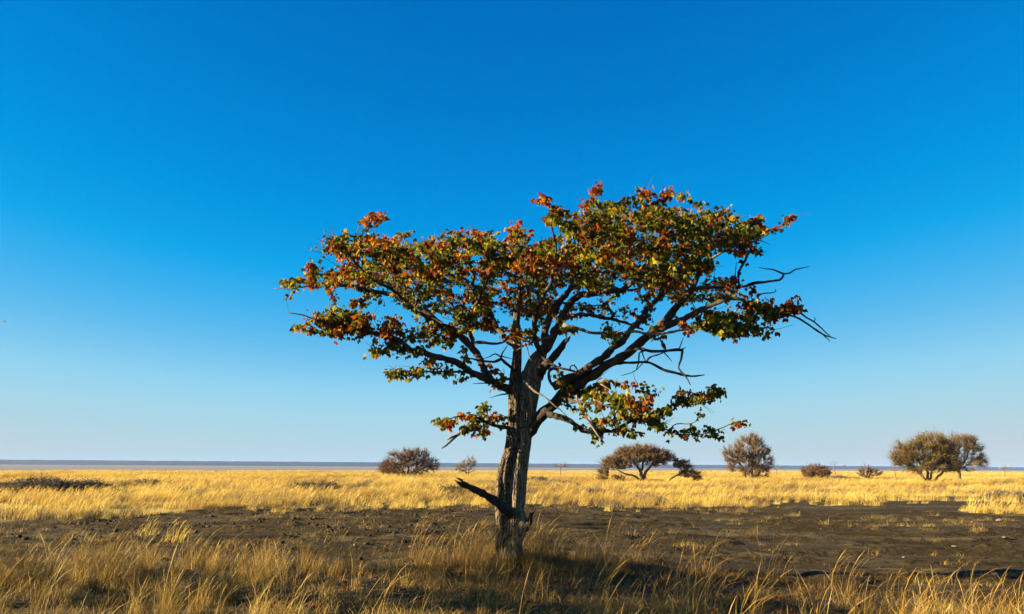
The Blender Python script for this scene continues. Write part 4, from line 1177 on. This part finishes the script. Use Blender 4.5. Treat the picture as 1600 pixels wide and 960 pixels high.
def snag_tree(label, px, py, dist, arms, seed, hgt):
    plain_tree('dead_tree', label, 'tree', px, py, arms, 26,
               [[(0, -1, 0, .75), (0, hgt * .5, 0, .6), (0.4, hgt, 0, .45)]], dist=dist, col=((.20, .14, .10), (.28, .20, .14)), twig_len=.7, fine=3, flecks=0, seed=seed, width=.02)


snag_tree('tiny flat-topped dead tree just right of the big trunk', 876, 752, 120, [(-6, 18, 5, 1.5, 1), (6, 18, 5, 1.5, 1), (0, 17, 6, 1.5, .6)], 21, 14)
snag_tree('tiny dead tree beside the rounded thorn tree', 1214, 744, 190, [(5, 13, 5, 3, 1), (-3, 11, 4, 3, .7)], 22, 9)
snag_tree('pale dead tree with a bent arm, right of the low round bush', 1305, 744, 190, [(0, 20, 5, 3, 1), (13, 14, 4, 2, .8), (-5, 16, 3, 2, .5)], 23, 18)
snag_tree('thin dead sapling at the left foot of the pair of trees', 1399, 747, 160, [(0, 12, 4, 6, 1)], 24, 10)
snag_tree('small umbrella-shaped dead tree near the right edge', 1571, 750, 150, [(-4, 16, 5, 2.5, 1), (6, 17, 6, 2.5, 1)], 25, 13)


def low_bush(label, px, py, w, h, seed, col=((.06, .045, .03), (.12, .085, .05)), n=160, dist=None, nm='low_shrub'):
    plain_tree(nm, label, 'shrub', px, py, [(0, h * .45, w, h * .55, 1), (-w * .4, h * .4, w * .5, h * .4, .8), (w * .45, h * .35, w * .5, h * .35, .8)], n,
               [[(0, -.5, 0, .7), (-w * .3, h * .3, 0, .5), (-w * .6, h * .5, 0, .3)], [(0, -.5, 0, .7), (w * .3, h * .3, 0, .5), (w * .6, h * .5, 0, .3)]],
               col=col, twig_len=.35, fine=9, flecks=4, seed=seed, dist=dist, fleck=.04, width=.010)


low_bush('long dark low shrub in the grass at the far left', 62, 771, 64, 23, 31, n=620)
low_bush('dark low shrub in the grass, right end of the long shrub at far left', 142, 770, 34, 17, 32, n=320)
low_bush('small dark shrub in the grass right behind the big trunk', 838, 753, 16, 8, 33)
low_bush('grey low shrub at the foot of the tiny flat-topped dead tree', 872, 756, 18, 6, 34, ((.12, .085, .06), (.20, .14, .09)))
low_bush('dark flat shrub in the grass between the bushes and the trunk', 712, 771, 24, 11, 35, n=220)
low_bush('dark low shrub in the grass below the left horizon', 495, 765, 38, 11, 36, n=260)
low_bush('small low shrub just right of the low round bush', 1311, 751, 12, 6, 37, ((.10, .07, .05), (.18, .125, .08)))
low_bush('grey brown shrub in the grass before the umbrella tree, left one', 925, 770, 18, 8, 38, ((.12, .08, .06), (.21, .15, .10)))
low_bush('grey brown shrub in the grass below the umbrella tree, right one', 1012, 777, 22, 7, 39, ((.11, .08, .055), (.20, .15, .09)))
low_bush('dark shrub in the grass edge at the right, behind the bare soil', 1570, 771, 26, 6, 40, ((.08, .065, .04), (.15, .12, .07)))
low_bush('low dark tuft on the left horizon grass, left of the large bush', 228, 760, 34, 9, 41, n=220)

# ------------------------------------------------------------------ grass (instanced tufts)
SRC = bpy.data.collections.new('grass_sources')        # holds only the source meshes; not linked to the scene


def blade(V, Fc, C, p, h, lean_dir, lean, w, col, curl, r, nseg=4, head=0.0):
    n0 = len(V)
    yaw = r.uniform(0, math.pi)
    wv = np.array((math.cos(yaw), math.sin(yaw), 0))
    L = np.array((math.cos(lean_dir), math.sin(lean_dir), 0))
    for i in range(nseg + 1):
        u = i / nseg
        a = lean * u + curl * u * u
        q = p + L * (h * (u * math.sin(a * .6 + .02))) + np.array((0, 0, h * u * math.cos(min(1.5, a * .6))))
        if head and u > .72:
            ww = w * head * (1.15 - abs(u - .86) * 3)
        else:
            ww = w * (1 - .75 * u)
        if i == nseg:
            V.append(q)
            C.append(col)
        else:
            V.append(q - wv * ww / 2)
            V.append(q + wv * ww / 2)
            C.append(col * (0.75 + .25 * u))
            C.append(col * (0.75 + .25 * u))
    for i in range(nseg - 1):
        a = n0 + 2 * i
        Fc.append((a, a + 1, a + 3, a + 2))
    a = n0 + 2 * (nseg - 1)
    Fc.append((a, a + 1, a + 2))


STRAW = [(.60, .365, .05), (.52, .295, .032), (.70, .47, .13), (.44, .235, .03), (.30, .185, .06)]
FIELD = [(.76, .50, .085), (.70, .45, .055), (.80, .58, .16), (.64, .42, .08), (.54, .36, .11)]
OLD = [(.15, .10, .04), (.10, .065, .027), (.24, .17, .075), (.065, .043, .02)]


def tuft(name, spec, mat, seed):
    r = np.random.default_rng(seed)
    V, Fc, C = [], [], []
    for (n, h0, h1, spread, lean0, lean1, w, pal, curl, head, dirspread) in spec:
        for k in range(n):
            a, d = r.uniform(0, 6.283), spread * math.sqrt(r.uniform())
            p = np.array((d * math.cos(a), d * math.sin(a), -.02))
            col = np.array(pal[int(r.integers(len(pal)))]) * r.uniform(.75, 1.2)
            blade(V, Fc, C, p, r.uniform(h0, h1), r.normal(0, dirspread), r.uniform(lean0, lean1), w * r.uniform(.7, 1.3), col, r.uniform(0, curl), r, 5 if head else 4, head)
    me = mesh_from(name, np.array(V), Fc, mat)
    colour_attr(me, np.array(C))
    o = bpy.data.objects.new(name, me)
    SRC.objects.link(o)
    return o


def collect(prefix, n, spec, mat, seed):
    c = bpy.data.collections.new(prefix)
    for k in range(n):
        o = tuft('%s_%02d' % (prefix, k), spec, mat, seed + k)
        SRC.objects.unlink(o)
        c.objects.link(o)
    return c


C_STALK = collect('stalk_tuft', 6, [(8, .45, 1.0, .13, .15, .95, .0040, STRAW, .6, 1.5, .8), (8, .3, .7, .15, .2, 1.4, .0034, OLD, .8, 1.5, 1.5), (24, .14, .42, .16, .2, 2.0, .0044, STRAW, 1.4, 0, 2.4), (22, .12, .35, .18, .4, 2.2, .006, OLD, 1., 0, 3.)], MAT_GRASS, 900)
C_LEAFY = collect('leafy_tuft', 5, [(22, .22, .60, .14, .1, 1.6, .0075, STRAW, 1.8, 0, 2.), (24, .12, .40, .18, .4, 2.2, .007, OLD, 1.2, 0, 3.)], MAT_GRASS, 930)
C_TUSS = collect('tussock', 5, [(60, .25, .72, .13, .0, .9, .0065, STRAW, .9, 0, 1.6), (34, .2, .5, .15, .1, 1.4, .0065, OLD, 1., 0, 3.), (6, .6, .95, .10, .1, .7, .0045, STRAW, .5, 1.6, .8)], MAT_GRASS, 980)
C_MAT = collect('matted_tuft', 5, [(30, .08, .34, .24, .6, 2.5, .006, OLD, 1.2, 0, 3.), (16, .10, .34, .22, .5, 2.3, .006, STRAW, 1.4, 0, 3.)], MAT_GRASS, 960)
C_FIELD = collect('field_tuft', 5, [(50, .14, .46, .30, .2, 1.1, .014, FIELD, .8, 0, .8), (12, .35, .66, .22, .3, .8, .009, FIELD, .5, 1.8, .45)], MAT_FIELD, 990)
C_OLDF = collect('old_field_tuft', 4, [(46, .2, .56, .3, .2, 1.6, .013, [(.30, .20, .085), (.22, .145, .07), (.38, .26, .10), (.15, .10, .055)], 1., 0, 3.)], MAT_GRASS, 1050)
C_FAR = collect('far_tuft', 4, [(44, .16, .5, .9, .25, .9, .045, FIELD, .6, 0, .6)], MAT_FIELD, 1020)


def scatter(name, label, pts, scl, rotz, coll, tilt=None):
    n = len(pts)
    me = bpy.data.meshes.new(name)
    me.vertices.add(n)
    me.vertices.foreach_set('co', np.asarray(pts, np.float32).ravel())
    r = np.random.default_rng(len(pts))
    a = me.attributes.new('scl', 'FLOAT', 'POINT')
    a.data.foreach_set('value', np.asarray(scl, np.float32))
    rot = np.zeros((n, 3), np.float32)
    rot[:, 2] = rotz
    a = me.attributes.new('rot', 'FLOAT_VECTOR', 'POINT')
    a.data.foreach_set('vector', rot.ravel())
    a = me.attributes.new('pick', 'INT', 'POINT')
    a.data.foreach_set('value', r.integers(0, len(coll.objects), n).astype(np.int32))
    o = link(name, me)
    ng = bpy.data.node_groups.new(name, 'GeometryNodeTree')
    ng.interface.new_socket('Geometry', in_out='INPUT', socket_type='NodeSocketGeometry')
    ng.interface.new_socket('Geometry', in_out='OUTPUT', socket_type='NodeSocketGeometry')
    gi, go = ng.nodes.new('NodeGroupInput'), ng.nodes.new('NodeGroupOutput')
    m2p = ng.nodes.new('GeometryNodeMeshToPoints')
    iop = ng.nodes.new('GeometryNodeInstanceOnPoints')
    ci = ng.nodes.new('GeometryNodeCollectionInfo')
    ci.inputs[0].default_value = coll
    ci.inputs['Separate Children'].default_value = True
    ci.inputs['Reset Children'].default_value = True

    def attr(nm, ty):
        q = ng.nodes.new('GeometryNodeInputNamedAttribute')
        q.data_type = ty
        q.inputs[0].default_value = nm
        return q.outputs[0]
    e2r = ng.nodes.new('FunctionNodeEulerToRotation')
    ng.links.new(attr('rot', 'FLOAT_VECTOR'), e2r.inputs[0])
    ng.links.new(gi.outputs[0], m2p.inputs[0])
    ng.links.new(m2p.outputs[0], iop.inputs['Points'])
    ng.links.new(ci.outputs[0], iop.inputs['Instance'])
    iop.inputs['Pick Instance'].default_value = True
    ng.links.new(attr('pick', 'INT'), iop.inputs['Instance Index'])
    ng.links.new(e2r.outputs[0], iop.inputs['Rotation'])
    ng.links.new(attr('scl', 'FLOAT'), iop.inputs['Scale'])
    ng.links.new(iop.outputs[0], go.inputs[0])
    md = o.modifiers.new('scatter', 'NODES')
    md.node_group = ng
    tag(o, label, None, None, 'stuff')
    return o


def sample(n, y0, y1, wide, rng, power=1.0):
    """points spread evenly over a wedge in front of the camera"""
    u = rng.uniform(0, 1, n)
    y = np.sqrt(y0 ** 2 + u * (y1 ** 2 - y0 ** 2)) if power == 1 else y0 + (y1 - y0) * u
    x = (rng.uniform(-1, 1, n)) * (wide * y + 2.5)
    return x, y


def put(name, label, n, y0, y1, wide, dens, coll, s0, s1, seed, yaw=.6):
    r = np.random.default_rng(seed)
    x, y = sample(n, y0, y1, wide, r)
    k = r.uniform(0, 1, n) < dens(x, y)
    k &= np.hypot(x, y - TD) > .24
    x, y = x[k], y[k]
    z = ground_z(x, y)
    sc = r.uniform(s0, s1, len(x))
    return scatter(name, label, np.stack((x, y, z), -1), sc, r.normal(0, yaw, len(x)), coll)


def d_near(x, y):
    m = near_mask(x, y)
    cl = smooth(.42, .58, fbm(x * .85, y * .85, 91, 3))
    return m * (.20 + .80 * cl)


def d_tussock(x, y):
    cl = smooth(.50, .60, fbm(x * 1.1, y * 1.1, 94, 3))
    cl = np.maximum(cl, .7 * np.exp(-((x / .9) ** 2 + ((y - 12.9) / .8) ** 2)))
    return near_mask(x, y) * cl * np.clip(.12 + .9 * smooth(-1.5, -4.5, x) + .9 * np.exp(-((x / 1.2) ** 2 + ((y - 12.9) / 1.0) ** 2)) + .35 * smooth(3, 5, x) * smooth(10.4, 9.4, y), 0, 1)


def d_stalk(x, y):
    m = near_mask(x, y)
    cl = smooth(.46, .60, fbm(x * .9, y * .9, 92, 3))
    tree_ring = np.exp(-(((x - .3) / 1.7) ** 2 + ((y - 13.2) / 1.3) ** 2)) * 1.1
    left = .6 * smooth(-3.2, -5.5, x) * smooth(12.5, 11, y)
    right = .25 * smooth(3.5, 5.5, x) * smooth(10.6, 9.6, y)
    return m * np.clip(.05 + .75 * cl + tree_ring + left + right, 0, 1)


put('dry_grass', 'matted grey and straw coloured grass under the big tree', 8200, 6.8, 18, .80, d_near, C_MAT, .45, 1.0, 1, 3.)
put('dry_grass', 'low curling straw coloured grass leaves around the big tree', 2000, 6.8, 18, .80, lambda x, y: d_stalk(x, y) * .9, C_LEAFY, .4, .85, 2, 1.3)
put('dry_grass', 'tall golden grass stalks leaning to the right around the big tree', 2100, 6.8, 17.5, .80, lambda x, y: d_stalk(x, y) * .8, C_STALK, .42, 1.0, 3, .7)
put('dry_grass', 'golden clump of tall grass hiding the foot of the big trunk', 9000, 11.6, 14.6, .80, lambda x, y: np.exp(-(((x - .15) / 1.0) ** 2 + ((y - 13.0) / .75) ** 2)) * .5, C_STALK, .5, .95, 12, .6)
put('dry_grass', 'dense upright straw coloured tussocks, thickest at the near left', 2000, 6.8, 15, .80, d_tussock, C_TUSS, .38, .92, 8, 1.0)
put('dry_grass', 'sparse short tufts on the dark bare soil', 4200, 13, 36, .85, lambda x, y: (1 - near_mask(x, y)) * (1 - field_mask(x, y)) * smooth(.60 - .16 * smooth(2, -5, x), .72 - .12 * smooth(2, -5, x), fbm(x * .45, y * 1.1, 95, 3)) * .8, C_MAT, .5, 1.15, 4, 3.)
put('field_grass', 'golden grass covering the plain behind the bare soil', 60000, 17, 130, .80, lambda x, y: field_mask(x, y) * (.05 + .95 * smooth(.43, .55, fbm(x * .14, y * .30, 97, 4))), C_FIELD, .5, 1.35, 5, .5)
put('field_grass', 'short thin grass straggling from the golden field on to the bare soil', 9000, 15, 50, .80, lambda x, y: smooth(-5.5, .5, y - far_edge(x)) * (1 - field_mask(x, y)) * smooth(.48, .62, fbm(x * .5, y * .6, 96, 3)) * .6, C_FIELD, .25, .75, 7, .8)
put('field_grass', 'brown grey faded tufts patching the golden field', 42000, 22, 130, .80, lambda x, y: field_mask(x, y) * smooth(.53 - .05 * smooth(0, -12, x), .61 - .05 * smooth(0, -12, x), fbm(x * .10 + 7, y * .26, 93, 4)), C_OLDF, .6, 1.25, 9, 1.5)
put('field_grass', 'far golden grass reaching to the edge of the pan', 60000, 120, 620, .80, lambda x, y: field_mask(x, y) * (.15 + .85 * smooth(.4, .52, fbm(x * .03, y * .05, 98, 4))), C_FAR, .45, 1.0, 6, .5)

# ------------------------------------------------------------------ stones and clods
ico_v = []
phi = (1 + 5 ** .5) / 2
for a_ in (-1, 1):
    for b_ in (-phi, phi):
        ico_v += [(0, a_, b_), (a_, b_, 0), (b_, 0, a_)]
ico_v = np.array(ico_v) / math.sqrt(1 + phi * phi)
import bmesh
bmh = bmesh.new()
for v in ico_v:
    bmh.verts.new(v)
bmesh.ops.convex_hull(bmh, input=bmh.verts[:])
bmh.verts.ensure_lookup_table()
bmh.verts.index_update()
ICO_V = np.array([v.co[:] for v in bmh.verts])
ICO_F = [tuple(v.index for v in f.verts) for f in bmh.faces]
bmh.free()


def ground_at(px, py):
    d = ray(px, py)
    y = 10.0
    for k in range(40):
        p = d * (y / d[1]) + np.array((0, 0, EYE))
        zt = float(ground_z(p[0], p[1]))
        y = (EYE - zt) / (-d[2] / d[1])
    return np.array((p[0], p[1], zt))


STONES = [
    (1452, 844, 12, 'pale flat stone on the bare soil, leftmost of three in a falling row'), (1491, 851, 13, 'pale wedge-shaped stone on the bare soil, middle of three in a falling row'),
    (1548, 860, 14, 'long pale stone on the bare soil, rightmost and lowest of the row'), (1412, 865, 9, 'small bluish white stone at the left of the pale stones'),
    (1562, 814, 12, 'pale stone beside the yellow grass patch at right'), (1410, 818, 7, 'small white stone far back on the bare soil'),
    (1570, 845, 12, 'dull pinkish stone near the right edge of the bare soil'), (1440, 809, 8, 'small tan stone furthest back on the bare soil'),
    (1283, 827, 5, 'tiny white pebble on the bare soil left of all other stones'), (1555, 905, 12, 'brown lump lying on the bare soil beside the shadow at right')]
sr = np.random.default_rng(77)
for (px, py, w, lab) in STONES:
    g0 = ground_at(px, py)
    s = w * g0[1] / FPX / 2.3
    V = ICO_V * (1 + sr.normal(0, .16, (len(ICO_V), 1))) * np.array((s, s * sr.uniform(.6, .9), s * sr.uniform(.22, .36)))
    V = np.array(Matrix.Rotation(sr.uniform(0, 3), 3, 'Z')) @ V.T
    bm2 = bmesh.new()
    me = mesh_from('stone', V.T, ICO_F, MAT_STONE)
    bm2.from_mesh(me)
    bmesh.ops.subdivide_edges(bm2, edges=bm2.edges[:], cuts=1, smooth=.4, fractal=.25, seed=int(px))
    bm2.to_mesh(me)
    bm2.free()
    o = link('stone', me)
    o.location = g0 + np.array((0, 0, s * .18))
    tag(o, lab, 'stone', 'stones on the bare soil')

cbuf = Buf()
cr = np.random.default_rng(5)
n = 24000
x, y = sample(n, 12, 36, .8, cr)
bare = (1 - near_mask(x, y)) * (1 - field_mask(x, y))
dens = bare * (.10 + .9 * smooth(.52, .68, fbm(x * .5, y * .9, 55, 3)) * (.30 + .70 * smooth(2, -2.5, x)))
k = cr.uniform(0, 1, n) < dens
x, y = x[k], y[k]
z = ground_z(x, y)
for i in range(len(x)):
    s = .012 + .055 * cr.uniform() ** 3.5 * (.5 + .5 * float(smooth(2, -3, x[i])))
    V = ICO_V * (1 + cr.normal(0, .2, (12, 1))) * np.array((s * cr.uniform(.8, 1.6), s, s * cr.uniform(.5, .9))) + (x[i], y[i], z[i] + s * .2)
    g_ = cr.uniform(.6, 1.3)
    cbuf.add(V, ICO_F, (.040 * g_, .026 * g_, .012 * g_) if cr.uniform() > .04 else (.13, .10, .06))
tag(link('soil_clods', cbuf.mesh('soil_clods', MAT_CLOD)), 'crumbled dark clods scattered over the bare soil', None, None, 'stuff')

# fallen leaves under the tree
fb = Buf()
n = 700
for i in range(n):
    x = cr.normal(0.5, 3.2)
    y = cr.uniform(8.2, 14.5)
    if float(near_mask(x, y)) < .6:
        continue
    sh = SHAPES[i % len(SHAPES)]
    R = np.array(Euler((1.57 + cr.normal(0, .3), cr.normal(0, .3), cr.uniform(0, 6.28))).to_matrix())
    R = np.array(Matrix.Rotation(cr.uniform(0, 6.28), 3, 'Z')) @ R
    v = sh[0] @ R.T * cr.uniform(.8, 1.2) + (x, y, float(ground_z(x, y)) + cr.uniform(.02, .10))
    fb.add(v, sh[1], [(.17, .045, .012), (.12, .035, .012), (.12, .07, .025), (.09, .045, .02)][int(cr.integers(4))])
tag(link('fallen_leaves', fb.mesh('fallen_leaves', MAT_LEAF)), 'fallen rust red leaves in the grass under the big tree', None, None, 'stuff')

# two twiggy bits in the near grass
def twig_fan(label, px, py, ends, mat, rad, seed):
    r = np.random.default_rng(seed)
    g0 = ground_at(px, py)
    root = thing('dry_twigs', tuple(float(v) for v in g0), label, 'twigs', 'dry twigs in the near grass')
    for (ex, ey, dd) in ends:
        e = at(ex, ey, g0[1] + dd) - g0
        b_ = Buf()
        mid = e * .5 + r.normal(0, .025, 3)
        q = catmull(np.array([(0, 0, -.02), mid * .6, mid, e * .78 + r.normal(0, .02, 3), e]), .05)
        tube(b_, q, np.linspace(rad, rad * .35, len(q)), 5)
        for k in range(3):
            i = int(r.integers(len(q) // 3, len(q) - 1))
            dv = e / np.linalg.norm(e) + r.normal(0, .5, 3)
            L = r.uniform(.06, .16)
            tube(b_, [q[i], q[i] + dv * L * .5 + r.normal(0, .01, 3), q[i] + dv * L], [rad * .5, rad * .4, rad * .2], 4)
        link('twig', b_.mesh('twig', mat, True), root)


twig_fan('fan of pale bare twigs lying in the near grass at the lower left', 262, 941, [(318, 888, .4), (300, 905, .1), (330, 930, -.2), (328, 947, -.3), (312, 912, .6), (290, 890, .5)], MAT_DEAD, .006, 1)
twig_fan('small dark forked twig standing in the grass left of the big trunk', 402, 910, [(372, 878, .1), (385, 890, -.1), (412, 882, .2), (418, 897, -.2), (396, 884, .3)], MAT_SNAG, .006, 2)

# ------------------------------------------------------------------ haze
hb = 7000.0
hv = np.array([(x, y, z) for x in (-hb, hb) for y in (-hb, hb) for z in (-2.0, 24.0)])
hf = [(0, 1, 3, 2), (4, 6, 7, 5), (0, 4, 5, 1), (2, 3, 7, 6), (0, 2, 6, 4), (1, 5, 7, 3)]
m, t, out = new_mat('haze_air')
pv = t.nodes.new('ShaderNodeVolumePrincipled')
pv.inputs['Color'].default_value = (0.34, 0.54, 1.0, 1)
pv.inputs['Density'].default_value = 0.00007
t.links.new(pv.outputs[0], out.inputs['Volume'])
tag(link('haze', mesh_from('haze', hv, hf, m)), None, None, None, 'stuff')
